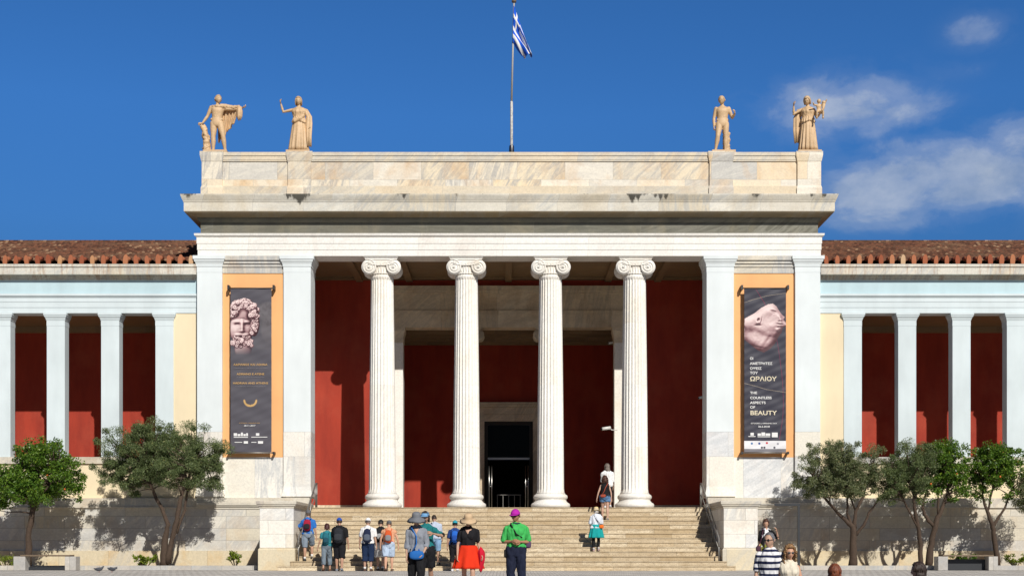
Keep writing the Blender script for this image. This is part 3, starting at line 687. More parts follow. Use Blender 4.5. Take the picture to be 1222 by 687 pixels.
    def foot(s, mb, q, inf=0.0):
        H = s.H; f = s.toe[q]; sd = V(f.y,-f.x,0).normalized(); up = sd.cross(f); a = s.an[q]; b = a - up*.040*H
        rs = []
        for (t, w, h) in ((-.042,.010,.012),(-.036,.019,.030),(-.01,.021,.046),(.03,.024,.042),(.065,.027,.027),(.092,.024,.018),(.108,.012,.010)):
            c = b + f*t*H
            rs.append([c + sd*(w+inf)*H*math.cos(x) + up*max(0,(h+inf)*H*(.5+.5*math.sin(x))) for x in [2*math.pi*i/12 for i in range(12)]])
        mb.ring(rs)
    def hand(s, mb, q, curl=.5, spread=.12):
        H = s.H; d = s.hd[q]; n = s.hn[q]; n = (n - d*n.dot(d)).normalized(); sd = d.cross(n); w = s.wr[q]; k = 1 if q == 'R' else -1
        rs = []
        for (t, a, b) in ((-.006,.012,.0115),(.012,.0155,.010),(.034,.0225,.0095),(.050,.0225,.0085),(.055,.018,.006)):
            c = w + d*t*H; rs.append([c + sd*a*H*math.cos(x) + n*b*H*math.sin(x) for x in [2*math.pi*i/10 for i in range(10)]])
        mb.ring(rs)
        for i, (o, ln) in enumerate(((-.0165,.036),(-.0056,.041),(.0053,.038),(.0160,.030))):
            p = w + (d*.048 + sd*o*k)*H; path = [p]; dd = (d + sd*o*k*spread*40*.1).normalized(); a = 0
            for j, seg in enumerate((.42,.33,.25)):
                a += curl*(.6,.9,.6)[j]; v = dd*math.cos(a) + n*math.sin(a); p = p + v*ln*seg*H*1.12; path.append(p)
            mb.tube(path, [.0056*H,.0054*H,.0048*H,.0036*H], 7)
        p = w + (d*.012 - sd*.014*k)*H; v1 = (d*.7 - sd*.75*k + n*.25).normalized(); p1 = p + v1*.022*H; v2 = (d*1.0 - sd*.25*k + n*.45).normalized(); p2 = p1 + v2*.018*H; p3 = p2 + (v2+n*.2).normalized()*.014*H
        mb.tube([p-v1*.006*H,p1,p2,p3], [.0085*H,.0075*H,.0062*H,.0042*H], 7)
    def headpt(s, x, y, z): return s.hc + s.HM @ (V(x,y,z)*s.H*s.hs)
    def headmesh(s, mb):
        """skull, jaw, brow, nose, mouth, ears"""
        nu, nv = 28, 20; vs = []
        for j in range(nv+1):
            th = math.pi*j/nv; zz = math.cos(th)
            for i in range(nu):
                ph = 2*math.pi*i/nu; cx, cy = math.sin(ph), math.cos(ph)     # cy = 1 : the face
                r = math.sin(th); x = .0430*r*cx; y = .0535*r*cy; zc = .0640*zz
                if zz < 0:
                    t = -zz; x *= 1-.30*t*t-.1*t; y = y*(1-.12*t) + .006*t
                    if cy < 0: y *= 1-.28*t
                fr = max(0,cy)**2 * (1 if r > .3 else 0)
                y += .0035*fr*math.exp(-((zc-.012)/.006)**2)                                   # brow
                for ex in (-.0165,.0165): y -= .0065*fr*math.exp(-((x-ex)/.009)**2-((zc-.001)/.007)**2)   # sockets
                y += .010*fr*math.exp(-(x/.0075)**2)*math.exp(-((zc+.017)/.009)**2) + .005*fr*math.exp(-(x/.006)**2)*math.exp(-((zc+.005)/.012)**2)  # nose
                y -= .003*fr*math.exp(-(x/.014)**2)*math.exp(-((zc+.0285)/.0025)**2)
                y += .0030*fr*math.exp(-(x/.013)**2)*math.exp(-((zc+.034)/.004)**2)            # lips
                y += .005*fr*math.exp(-(x/.014)**2)*math.exp(-((zc+.054)/.009)**2)             # chin
                vs.append(s.headpt(x,y,zc))
        fs = [(j*nu+i,(j+1)*nu+i,(j+1)*nu+(i+1)%nu,j*nu+(i+1)%nu) for j in range(nv) for i in range(nu)]
        mb.add(vs, fs, True)
        for k in (-1,1):
            e = [s.headpt(.042*k,-.006,.012),s.headpt(.047*k,-.010,.010),s.headpt(.047*k,-.009,-.004),s.headpt(.043*k,-.004,-.014)]
            mb.tube(e, [.004*s.H,.0065*s.H,.006*s.H,.0035*s.H], 7)
    def facebits(s):
        e = MB(); l = MB()
        for k in (-1,1):
            for c, r in ((s.headpt(.0165*k,.0445,.0005),(.0062,.002,.0032)),(s.headpt(.0165*k,.0500,.0125),(.0095,.003,.0016))): ball(e, c, None, [q*s.H for q in r], s.HM)
        ball(l, s.headpt(0,.0545,-.0305), None, [.0115*s.H,.003*s.H,.0030*s.H], s.HM)
        return e, l
def ball(mb, c, r, rad=None, rot=None, nu=12, nv=8, smooth=True):
    rad = rad or (r,r,r); rot = rot or Matrix.Identity(3); vs = []
    for j in range(nv+1):
        th = math.pi*j/nv
        for i in range(nu):
            ph = 2*math.pi*i/nu; vs.append(c + rot @ V(rad[0]*math.sin(th)*math.cos(ph), rad[1]*math.sin(th)*math.sin(ph), rad[2]*math.cos(th)))
    mb.add(vs, [(j*nu+i,(j+1)*nu+i,(j+1)*nu+(i+1)%nu,j*nu+(i+1)%nu) for j in range(nv) for i in range(nu)], smooth)
def clip(pts, a, b, inf, f):
    path = []; rad = []
    def at(t):
        for (t0,p0,r0),(t1,p1,r1) in zip(pts, pts[1:]):
            if t0 <= t <= t1: u = (t-t0)/(t1-t0); return p0.lerp(p1,u), r0+(r1-r0)*u
        return pts[-1][1], pts[-1][2]
    ts = sorted({a,b,*[t for t,_,_ in pts if a < t < b]})
    for t in ts: p, r = at(t); path.append(p); rad.append(r*f+inf)
    return path, rad
def hairpiece(fg, style, seed=0):
    """short | bob | long | curly: a shell over the skull, open at the face"""
    mb = MB(); H = fg.H; nu, nv = 30, 16; vs = []
    drop = {'short':-.30,'bob':-.75,'long':-.8,'curly':-.9}[style]; th_ = {'short':.0035,'bob':.009,'long':.010,'curly':.019}[style]
    for layer in (1,0):
        for j in range(nv+1):
            for i in range(nu):
                ph = 2*math.pi*i/nu; cx, cy = math.sin(ph), math.cos(ph)
                face = max(0,min(1,(cy-.05)/.6)); lim = drop*(1-face) + (.72 if style == 'short' else .62)*face
                zz = 1-(1-lim)*(j/nv); r = math.sqrt(max(0,1-zz*zz)) if zz > -.2 else math.sqrt(1-.04)*(1-.1*(-zz-.2))
                k = 1 + (th_*layer - .004*(1-layer))/.045
                p = fg.headpt(.0440*r*cx*k, .0545*r*cy*k-.002*(1-face), .0650*zz*k+.001)
                if layer: p = p + (p-fg.hc).normalized()*noise.noise(p*(60 if style=='curly' else 35)+V(seed,0,0))*H*(.016 if style=='curly' else .005)
                vs.append(p)
    n = nu*(nv+1); fs = []
    for j in range(nv):
        for i in range(nu):
            i2 = (i+1)%nu; fs.append((j*nu+i,(j+1)*nu+i,(j+1)*nu+i2,j*nu+i2)); fs.append((n+j*nu+i,n+j*nu+i2,n+(j+1)*nu+i2,n+(j+1)*nu+i))
    for i in range(nu): i2 = (i+1)%nu; fs.append((nv*nu+i,n+nv*nu+i,n+nv*nu+i2,nv*nu+i2))
    mb.add(vs, fs, True)
    if style == 'long':
        rg = random.Random(seed)
        for k in range(34):
            a = math.pi*(.42+1.16*k/33); c = fg.headpt(.044*math.sin(a), .052*math.cos(a), .0)
            pts = [c, fg.headpt(.048*math.sin(a),.056*math.cos(a),-.04), fg.headpt(.042*math.sin(a)+rg.uniform(-.006,.006),.058*math.cos(a)-.006,-.085), fg.headpt(.040*math.sin(a)+rg.uniform(-.01,.01),.05*math.cos(a)-.014,-.125-rg.uniform(0,.03))]
            mb.tube(pts, [.010*H,.011*H,.010*H,.003*H], 6)
    if style == 'long':
        for k in range(46):
            a = math.pi*(.25+1.5*k/45); e = rg.uniform(.92,1.12); pts = []
            for j in range(6):
                th = math.pi*(.04+.50*j/5); pts.append(fg.headpt(.0485*e*math.sin(a)*math.sin(th), .0600*e*math.cos(a)*math.sin(th), .0690*math.cos(th)+rg.uniform(-.002,.002)))
            mb.tube(pts, [.003*H,.0055*H,.006*H,.0065*H,.007*H,.004*H], 6)
    if style == 'curly':
        rg = random.Random(seed)
        for k in range(150):
            a = math.pi*rg.uniform(.30,1.70); zz = rg.uniform(-.105,.058); q = rg.uniform(.95,1.42 if zz < .02 else 1.12)
            r = math.sqrt(max(.15,1-(zz/.075)**2)) if zz > 0 else 1
            ball(mb, fg.headpt(.050*q*math.sin(a)*r, .056*q*math.cos(a)*r-.004, zz), .0125*H*rg.uniform(.7,1.2), nu=6, nv=5)
    return mb
def hatpiece(fg, style):
    mb = MB(); H = fg.H
    if style == 'cap' or style == 'cap_back':
        sgn = 1 if style == 'cap' else -1
        rs = []
        for j in range(9):
            t = j/8; th = t*math.pi/2*.98; rs.append([fg.headpt(.0505*math.cos(th)*math.sin(a), .0615*math.cos(th)*math.cos(a), .014+.062*math.sin(th)) for a in [2*math.pi*i/24 for i in range(24)]])
        mb.ring(rs)
        vs = []; n = 13
        for dz in (.0,.003):
            for r in (.93,1.0):
                pass
        inner = []; outer = []
        for i in range(n):
            a = -1.15+2.3*i/(n-1); inner.append((.050*math.sin(a), sgn*.058*math.cos(a))); e = .045*(1-(a/1.2)**4*.9); outer.append((.050*math.sin(a)*1.06, sgn*(.058*math.cos(a)+e)))
        for dz in (0,.004):
            vs += [fg.headpt(x,y,.017+dz) for x,y in inner] + [fg.headpt(x,y,.010+dz) for x,y in outer]
        fs = []
        for i in range(n-1): fs += [(i,i+1,n+i+1,n+i),(2*n+i,3*n+i,3*n+i+1,2*n+i+1),(n+i,n+i+1,3*n+i+1,3*n+i),(i,2*n+i,2*n+i+1,i+1)]
        fs += [(0,n,3*n,2*n),(n-1,3*n-1,4*n-1,2*n-1)]
        mb.add(vs, fs, True)
    else:      # sun hat with a drooping wavy brim
        w, dr = {'sun':(.052,.028),'floppy':(.058,.040),'small':(.036,.016)}[style]
        rs = []
        prof = [(1.0+w/.052, -dr, 1),(1.0+w*.6/.052,-dr*.35,1),(1.04,.004,0),(1.0,.012,0),(.97,.035,0),(.9,.052,0),(.7,.062,0),(.35,.066,0),(.02,.067,0)]
        for (k, zz, wv) in prof:
            rs.append([fg.headpt(.0505*k*math.sin(a), .0600*k*math.cos(a), .016+zz+(.007*math.sin(3*a+1)+.004*math.sin(7*a))*(1 if wv and zz==prof[0][1] else (.5 if wv else 0))) for a in [2*math.pi*i/32 for i in range(32)]])
        inn = [(1.0+w*.6/.052,-dr*.35-.005),(1.0,.0),(.85,.03),(.02,.055)]
        for (k, zz) in inn[:2]:
            rs.insert(0, [fg.headpt(.0505*k*math.sin(a), .0600*k*math.cos(a), .014+zz) for a in [2*math.pi*i/32 for i in range(32)]])
        mb.ring(rs)
    return mb
def skirt(fg, z0, z1, r0, r1, folds=9, amp=.12, n=72):
    mb = MB(); H = fg.H; rs = []; mid = (fg.an['L']+fg.an['R'])/2
    for j in range(10):
        t = j/9; zz = z0+(z1-z0)*t; c = fg.P + V(0,0,zz*H); c.x += (mid.x-fg.P.x)*t*.4; c.y += (mid.y-fg.P.y)*t*.4; r = r0+(r1-r0)*t**.8
        rs.append([c + V(math.cos(a)*r*H*1.1, math.sin(a)*r*H*.85, 0)*(1+amp*t*math.sin(folds*a+1.3*math.sin(2*a)+t)) for a in [2*math.pi*i/n for i in range(n)]])
    mb.ring(rs); return mb
def world_of(root, p):
    return Matrix.Translation(root.location) @ Matrix.Rotation(root.rotation_euler.z,4,'Z') @ p
def carried(root, name, base, parts, **kw):
    """a bag carried by a figure: an object of its own, standing free of the figure's tree"""
    e = empty(name, world_of(root, base), root.rotation_euler.z, **kw)
    first = None
    for i, (pn, mb, mat) in enumerate(parts):
        o = mb.build(pn, M[mat], e); o.data.transform(Matrix.Translation(-base))
    return e
def rbox(c, X, Y, Zv, hx, hy, hz, n=4.0, seg=18, lv=9, taper=0.0):
    mb = MB(); rs = []
    for j in range(lv+1):
        u = -1+2*j/lv; k = max(.02,(1-abs(u)**n))**(1/n); k *= 1-taper*(u+1)/2
        rs.append([c + Zv*hz*u + X*hx*k*math.copysign(abs(math.cos(a))**(2/n),math.cos(a)) + Y*hy*k*math.copysign(abs(math.sin(a))**(2/n),math.sin(a)) for a in [2*math.pi*i/seg for i in range(seg)]])
    mb.ring(rs); return mb
def backpack(root, fg, col, pocket, label, w=.088, h=.140, d=.052, z=.155, strap=None):
    w *= 1.12; h *= 1.08; d *= 1.15; H = fg.H; S, F, U = fg.S2, fg.F2, fg.U; c = fg.P + (U*z - F*(.075+d))*H
    p1 = rbox(c, S, F, U, w*H, d*H, h*H, 3.5, taper=.12)
    p2 = rbox(c - F*d*.85*H - U*.035*H, S, F, U, w*.78*H, d*.55*H, h*.48*H, 3.5)
    st_ = MB()
    for k in (-1,1):
        q = lambda a,b,e: fg.P + (S*a*k + F*b + U*e)*H
        st_.tube([q(.045,-.075,z+.11),q(.055,-.03,.300),q(.062,.035,.288),q(.072,.072,.22),q(.082,.06,.15),q(.085,-.02,.07),q(.070,-.075,.05)], .012*H, 6, flat=1.0)
    base = c - U*h*H
    return carried(root, 'backpack', base, [('bag', p1, col), ('pocket', p2, pocket), ('strap', st_, strap or col)], label=label, cat='backpack')
def shoulderbag(root, fg, side, col, label, off=(.13,.02,-.02), size=(.06,.03,.045), cross=True, name='shoulder_bag', strap=None):
    H = fg.H; k = 1 if side == 'R' else -1; c = fg.P + V(off[0]*k, off[1], off[2])*H
    b = rbox(c, V(1,0,0), V(0,1,0), V(0,0,1), size[0]*H, size[1]*H, size[2]*H, 3.0)
    sk = -k if cross else k
    top = fg.P + (fg.U*.30 + fg.S2*.062*sk)*H
    st_ = MB(); a = fg.P + (fg.U*.19 + fg.S2*.0 + fg.F2*.104)*H if cross else fg.P + (fg.U*.17 + fg.S2*.10*k + fg.F2*.095)*H
    bk = fg.P + (fg.U*.19 - fg.F2*.085)*H if cross else fg.P + (fg.U*.17 + fg.S2*.10*k - fg.F2*.075)*H
    up = c + V(0,0,size[2]*.8*H)
    st_.tube([up+V(size[0]*.6*H,size[1]*.3*H,0)*(1), a.lerp(up,.5)+fg.F*.02*H, a, top+fg.F*.056*H, top+fg.U*.016*H, top-fg.F*.05*H, bk, bk.lerp(up,.5)-fg.F*.015*H, up+V(-size[0]*.4*H,-size[1]*.3*H,0)], .0085*H, 6)
    return carried(root, name, c-V(0,0,size[2]*H), [('bag', b, col), ('strap', st_, strap or col)], label=label, cat='bag')

def person(label, loc, rz, fg, tone=(.50,.30,.20), hair=None, haircol=(.03,.018,.012), hat=None, hatcol=None, top=None, bottom=None, shoes=None, socks=None, extra=None, curl=.5, vox=.013, name='person', cat='person', group=None):
    """top = (material, sleeve 0..2, hem t, inflate); bottom = ('trousers'|'shorts'|'skirt', material, length, inflate)"""
    H = fg.H; sk = skin(tone) if not isinstance(tone,str) else M[tone]
    root = empty(name, loc, rz, label=label, cat=cat, group=group)
    b = MB(); fg.torso(b)
    b.tube([fg.P+fg.U*.28*H, fg.nb+fg.U*.01*H, fg.hc-fg.U*.02*H-fg.HM@V(0,.012*H,0)], [.034*H,.029*H,.029*H], 12)
    b.tube([fg.nb-fg.U*.030*H-fg.S2*.072*H*fg.wide, fg.nb+fg.U*.002*H, fg.nb-fg.U*.030*H+fg.S2*.072*H*fg.wide], [.020*H,.028*H,.020*H], 10)
    for q in 'LR': fg.arm(b,q); fg.leg(b,q); fg.foot(b,q)
    b = remesh(b, vox*H/1.75, 3)
    for q in 'LR': fg.hand(b,q,curl)
    fg.headmesh(b)
    e, l = fg.facebits(); nb_ = len(b.f); b.add(e.v, e.f, True); ne = len(b.f); b.add(l.v, l.f, True)
    B_ = b.build('body' if True else '', sk, root)
    if not isinstance(tone,str):
        B_.data.materials.append(M['eye']); B_.data.materials.append(M['lip'])
        idx = [0]*nb_ + [1]*(ne-nb_) + [2]*(len(b.f)-ne); B_.data.polygons.foreach_set('material_index', idx)
    if hair: hairpiece(fg, hair, len(label)).build('hair', M[hairmat(haircol)], root)
    if hat: hatpiece(fg, hat).build('hat', M[hatcol], root)
    if top:
        mat, slv, hem, inf = top; m = MB(); fg.torso(m, hem, .297, inf, .012)
        m.tube([fg.nb-fg.U*.036*H-fg.S2*.072*H*fg.wide, fg.nb-fg.U*.004*H, fg.nb-fg.U*.036*H+fg.S2*.072*H*fg.wide], [(.022+inf)*H,(.030+inf)*H,(.022+inf)*H], 10)
        if slv > 0:
            for q in 'LR': fg.arm(m, q, 0, slv, inf*.8)
        remesh(m, vox*H/1.75, 2, .026*H/1.75, 7.5, len(label), True).build('shirt' if slv > 0 else 'top', M[mat], root)
    if bottom:
        kd, mat, ln, inf = bottom[:4]
        if kd == 'skirt':
            m = skirt(fg, .088, -ln, .080+inf, inf+(bottom[4] if len(bottom) > 4 else .135), 9, .13); m.build('skirt', M[mat], root)
        else:
            m = MB(); fg.torso(m, -.08, .045, inf)
            for q in 'LR': fg.leg(m, q, 0, ln, inf, .006 if kd == 'shorts' else -.0)
            remesh(m, vox*H/1.75, 2, .024*H/1.75, 7.5, 3+len(label), True).build(kd, M[mat], root)
    for q in 'LR':
        if socks: m = MB(); fg.leg(m, q, 1.78, 2.0, .003); m.build('sock', M[socks], root)
        if shoes: m = MB(); fg.foot(m, q, .004); m.build('shoe', M[shoes], root)
    if extra:
        for pn, mb, mat in extra: mb.build(pn, M[mat] if mat in M else bpy.data.materials[mat], root)
    return root
def neckline(fg, depth=.075, w=.030):
    m = MB(); H = fg.H; n = 7; rs = []
    for j in range(6):
        t = j/5; ww = w*(1-t)+.002; row = []
        for i in range(n):
            u = -1+2*i/(n-1); row.append(fg.P + (fg.U*(.292-depth*t) + fg.S2*(ww*u) + fg.F2*(.044+.028*math.sin(min(1,t*1.3)*1.3)+.010-.006*u*u))*H)
        rs.append(row + [p - fg.F2*.02*H for p in reversed(row)])
    m.ring(rs); return m
def sunglasses(fg):
    m = MB(); H = fg.H
    for k in (-1,1):
        ball(m, fg.headpt(.0180*k,.0535,.001), None, [.0165*H,.004*H,.0105*H], fg.HM)
        m.tube([fg.headpt(.034*k,.050,.004), fg.headpt(.046*k,.02,.006), fg.headpt(.047*k,-.008,.004)], .0022*H, 5)
    m.tube([fg.headpt(-.006,.058,.003), fg.headpt(.006,.058,.003)], .002*H, 5); return m
def stripes():
    t = NT('white and navy striped knit'); co = t.coord(); sp = t.N('ShaderNodeSeparateXYZ'); t.L(co, sp.inputs[0])
    w = t.math('ADD', sp.outputs[2], t.math('MULTIPLY', t.noise(co, 3, 2), .05)); f = t.math('FRACT', t.math('DIVIDE', w, .105)); f = t.ramp(f, [(.0,0),(.58,1)], 'CONSTANT')
    t.L(t.mix(f, (.74,.74,.76), (.015,.02,.06)), t.b.inputs['Base Color']); return t.done(None, .85, .2)
M['stripes'] = stripes()
F_ = fabric
WALK = lambda a=1: {'L':((-.02,.32*a,-1),(0,-.02*a,-1),-.08,.1),'R':((.02,-.20*a,-1),(0,-.42*a,-1),.08,-.35)} if a > 0 else {'R':((.02,-.32*a,-1),(0,.02*a,-1),.08,.1),'L':((-.02,.20*a,-1),(0,.42*a,-1),-.08,-.35)}
CLIMB = {'R':((.05,.72,-.95),(.0,-.12,-1),.1,0),'L':((-.04,.02,-1),(0,-.10,-1),-.12,-.05)}
CLIMB2 = {'L':((-.05,.72,-.95),(.0,-.12,-1),-.1,0),'R':((.04,.02,-1),(0,-.10,-1),.12,-.05)}
def stepz(i): return RH*(i+1)
def stepy(i): return yb+TR*(i+.45)
def gz(y): return 0.0 if y > -6 else (-.18*(-6-y)/19.2)
def px(x, y): return (x-VX)*(CAMD+y)/FPX
PI = math.pi
def people():
    # --- climbing and gathering at the foot of the stairs, seen from behind
    fg = Fig(1.80, lean=.14, arms={'L':((-.55,.35,-.8),(-.1,.85,-.1)),'R':((.25,-.15,-1),(.15,.25,-1))}, legs=CLIMB, head=(0,-.2,0))
    r = person('man in bright blue T-shirt and grey shorts climbing beside the left handrail', (px(368,-3.95),stepy(1)-.0,stepz(1)), 0, fg, (.48,.28,.19), 'short', (.12,.09,.07), 'cap', F_('grey cap',(.12,.12,.13)), (F_('blue tee',(.03,.16,.50)),.85,-.02,.013), ('shorts',F_('grey blue shorts',(.22,.27,.33)),1.0,.014), F_('dark shoe',(.05,.05,.05)), F_('white sock',(.7,.7,.68)))
    backpack(r, fg, F_('crimson pack',(.32,.015,.04)), F_('black pack',(.02,.02,.025)), 'crimson and black backpack on the man climbing by the left handrail', .068,.105,.045,.16, F_('black pack',(.02,.02,.025)))
    fg = Fig(1.66, True, lean=.10, arms={'L':((-.40,-.1,-1),(-.35,.3,-1)),'R':((.2,.25,-1),(-.2,.6,-.8))}, legs=WALK(-1), head=(.15,.25,0))
    r = person('woman with dark red-brown hair in teal top and grey trousers at the stair foot', (px(390,-5.1),-5.1,0), 0, fg, (.45,.26,.18), 'bob', (.05,.012,.012), None, None, (F_('teal tee',(.03,.20,.24)),.6,-.02,.012), ('trousers',F_('slate trousers',(.16,.20,.24)),1.6,.012), F_('brown sandal',(.14,.07,.04)))
    backpack(r, fg, F_('teal pack',(.02,.13,.17)), F_('dark teal pack',(.015,.07,.10)), 'teal backpack on the dark-haired woman at the stair foot', .060,.11,.042,.14)
    fg = Fig(1.84, lean=.06, arms={'R':((.25,.0,-1),(.12,.25,-1)),'L':((-.15,.3,-1),(-.1,.6,-.8))}, legs=WALK(.6), head=(.3,.2,0), wide=1.08)
    r = person('man in black T-shirt and shorts with a blue cap at the stair foot', (px(405,-5.2),-5.2,0), 0, fg, (.44,.25,.17), 'short', (.02,.015,.012), 'cap', F_('royal blue cap',(.02,.08,.40)), (F_('black tee',(.012,.012,.014)),.9,-.03,.016), ('shorts',F_('black shorts',(.012,.012,.015)),1.12,.018), F_('grey trainer',(.20,.22,.25)))
    backpack(r, fg, F_('charcoal pack',(.022,.024,.030)), F_('charcoal pocket',(.035,.038,.045)), 'large charcoal backpack on the man in black with the blue cap', .085,.135,.058,.13)
    fg = Fig(1.82, lean=.05, arms={'L':((-.30,.05,-1),(-.1,.3,-1)),'R':((.22,-.05,-1),(.15,.15,-1))}, head=(0,.15,0), wide=1.05)
    r = person('man in white cap, white shirt and navy knee shorts standing below the first column', (px(439,-5.35),-5.35,0), 0, fg, (.46,.28,.20), 'short', (.25,.22,.20), 'cap_back', F_('white cap',(.80,.80,.80)), (F_('white tee',(.74,.74,.74)),.85,-.02,.014), ('shorts',F_('navy shorts',(.012,.025,.065)),1.35,.016), F_('brown shoe',(.10,.06,.04)), F_('white sock',(.7,.7,.68)))
    backpack(r, fg, F_('navy pack',(.015,.022,.055)), F_('grey navy pack',(.09,.11,.15)), 'navy backpack on the man with the white cap', .068,.125,.05,.13)
    fg = Fig(1.80, lean=.1, arms={'L':((-.2,.2,-1),(0,.5,-.8)),'R':((.2,.2,-1),(0,.5,-.8))}, legs=WALK(.7), head=(0,.3,0))
    r = person('man in black top and white shorts between two men with backpacks', (px(454,-4.75),-4.75,0), 0, fg, (.50,.31,.22), 'short', (.02,.015,.012), 'cap', F_('black cap',(.02,.02,.022)), (F_('black tee',(.012,.012,.014)),.9,-.02,.014), ('shorts',F_('white shorts',(.66,.68,.70)),.98,.016), F_('dark shoe',(.05,.05,.05)), F_('white sock',(.7,.7,.68)))
    backpack(r, fg, F_('black white pack',(.016,.016,.02)), F_('pale grey pocket',(.32,.34,.36)), 'black backpack with pale grey pocket on the man in white shorts', .062,.11,.045,.16)
    fg = Fig(1.76, lean=.10, arms={'L':((-.35,.05,-1),(-.1,.3,-1)),'R':((.42,.0,-1),(.1,.3,-1))}, legs=WALK(-.7), head=(0,.35,0), wide=1.06)
    r = person('man in peach sleeveless top and pale blue shorts carrying an orange backpack', (px(464,-5.45),-5.45,0), 0, fg, (.58,.33,.22), 'short', (.08,.07,.06), 'cap', F_('grey cap',(.12,.12,.13)), (F_('peach top',(.66,.34,.20)),.3,-.02,.012), ('shorts',F_('pale blue shorts',(.42,.52,.66)),.92,.018), F_('brown shoe',(.10,.06,.04)))
    backpack(r, fg, F_('orange pack',(.55,.09,.025)), F_('grey pack pocket',(.22,.22,.23)), 'orange and grey backpack on the man in the peach top', .066,.115,.048,.14)
    fg = Fig(1.76, lean=.14, side=-.05, arms={'L':((-.25,.45,-1),(0,1,-.1)),'R':((.2,.2,-1),(.1,.75,-.8))}, legs=CLIMB2, head=(.35,.25,0))
    r = person('man in pale blue shirt and denim shorts stepping up the stairs', (px(520,-4.0),stepy(0)+.1,stepz(0)+.05), 0, fg, (.42,.25,.17), 'short', (.03,.02,.016), None, None, (F_('pale blue shirt',(.46,.52,.64)),1.05,-.03,.014), ('shorts',F_('light denim',(.20,.34,.52)),1.0,.016), F_('dark shoe',(.05,.05,.05)))
    shoulderbag(r, fg, 'R', F_('black bag',(.014,.014,.016)), 'black shoulder bag hanging behind the man in the pale blue shirt', off=(.14,-.05,.06), size=(.055,.03,.045))
    fg = Fig(1.74, lean=.05, arms={'L':((-.25,-.1,-1),(-.1,.15,-1))}, legs=WALK(.5), head=(0,.1,0))
    r = person('boy in teal cap and dark shorts half hidden behind the woman in the red skirt', (px(543,-5.25),-5.25,0), 0, fg, (.45,.27,.18), 'short', (.03,.02,.016), 'cap_back', F_('teal cap',(.03,.30,.38)), (F_('navy blue tee',(.02,.05,.18)),.8,-.02,.013), ('shorts',F_('black shorts',(.012,.012,.015)),1.35,.014), F_('white shoe',(.70,.70,.72)))
    backpack(r, fg, F_('blue pack',(.02,.12,.50)), F_('deep blue pack',(.015,.07,.32)), 'bright blue backpack on the boy with the teal cap', .062,.11,.045,.15)
    # --- on the steps, right half
    fg = Fig(1.58, True, lean=.08, wide=1.1, arms={'L':((-.25,.1,-1),(.05,.5,-1)),'R':((.22,.1,-1),(.05,.3,-1))}, legs={'L':((-.03,.12,-1),(0,-.12,-1),-.1),'R':((.04,.38,-1),(0,-.12,-1),.1)}, head=(0,.1,0))
    r = person('old woman in straw hat, white shirt and teal skirt climbing the stairs', (px(711,-3.2),stepy(3)-.02,stepz(3)), 0, fg, (.50,.33,.25), 'bob', (.45,.42,.38), 'small', F_('straw hat',(.68,.54,.28)), (F_('white blue shirt',(.66,.70,.76)),.95,.0,.018), ('skirt',F_('turquoise skirt',(.01,.32,.32)),.215,.02), F_('pink grey trainer',(.42,.30,.28)), F_('pale sock',(.5,.5,.5)), extra=None)
    m = MB()
    for q in 'LR': fg.leg(m, q, .3, 1.72, .006)
    remesh(m, .012, 2).build('leggings', M[F_('black leggings',(.012,.012,.014))], r)
    shoulderbag(r, fg, 'R', F_('orange bag',(.75,.16,.02)), 'small orange and grey shoulder bag of the woman in the teal skirt', off=(.11,-.08,.04), size=(.055,.03,.042), strap=F_('grey strap',(.12,.12,.13)))
    fg = Fig(1.66, True, lean=.10, arms={'L':((-.40,-.1,-1),(-.25,.05,-1)),'R':((.32,-.0,-1),(.1,.05,-1))}, legs={'L':((-.02,.35,-1),(0,.0,-1),-.1),'R':((.02,-.02,-1),(0,-.18,-1),.1)}, head=(0,.2,0))
    r = person('woman in black sleeveless top and denim shorts near the top of the stairs', (px(722,-1.15),stepy(10),stepz(10)), 0, fg, (.55,.34,.25), 'curly', (.06,.022,.012), None, None, (F_('black top',(.012,.012,.013)),0,-.0,.011), ('shorts',F_('blue denim',(.10,.20,.36)),.38,.014), F_('grey sandal',(.25,.22,.20)))
    shoulderbag(r, fg, 'L', F_('rust bag',(.34,.07,.04)), 'rust red shoulder bag of the woman in the black top', off=(.05,-.09,.02), size=(.062,.02,.035))
    fg = Fig(1.69, lean=.04, arms={'L':((-.12,.2,-1),(0,.5,-.8)),'R':((.12,.05,-1),(.05,.2,-1))}, legs=WALK(.6), head=(.5,.1,0))
    person('man with long grey hair in white shirt reaching the top step', (px(725,.1),.05,FL+.004), 0, fg, (.46,.28,.2), 'long', (.16,.13,.11), None, None, (F_('bright white shirt',(.80,.80,.80)),1.2,-.06,.02), ('shorts',F_('black shorts',(.012,.012,.015)),1.0,.012), F_('white shoe',(.70,.70,.72)))
    # --- walking towards the camera across the forecourt
    y = -23.8
    fg = Fig(1.66, True, arms={'R':((.18,.05,-1),(.02,.22,-1)),'L':((-.30,.05,-1),(.35,.55,-.75))}, legs=WALK(1), head=(0,.22,0))
    r = person('woman in grey floppy hat, grey rolled-sleeve shirt and black trousers', (px(497,y),y,gz(y)), PI+.05, fg, (.50,.30,.21), 'bob', (.015,.012,.012), 'floppy', F_('grey felt hat',(.17,.18,.20)), (F_('grey chambray shirt',(.24,.26,.30)),1.35,.0,.010), ('trousers',F_('black trousers',(.012,.012,.014)),2.0,.012), F_('black shoe',(.03,.03,.03)), vox=.011, extra=[('neckline', neckline(fg), skin((.50,.30,.21)).name)])
    shoulderbag(r, fg, 'L', F_('cobalt bag',(.02,.13,.42)), 'cobalt blue bag slung in front of the woman with the grey hat', off=(.005,.105,-.035), size=(.088,.03,.055))
    y = -22.0
    fg = Fig(1.72, True, arms={'L':((-.75,.35,-.50),(.70,.65,.20)),'R':((.2,0,-1),(.05,.2,-1))}, legs=WALK(-1), head=(-.2,.05,0))
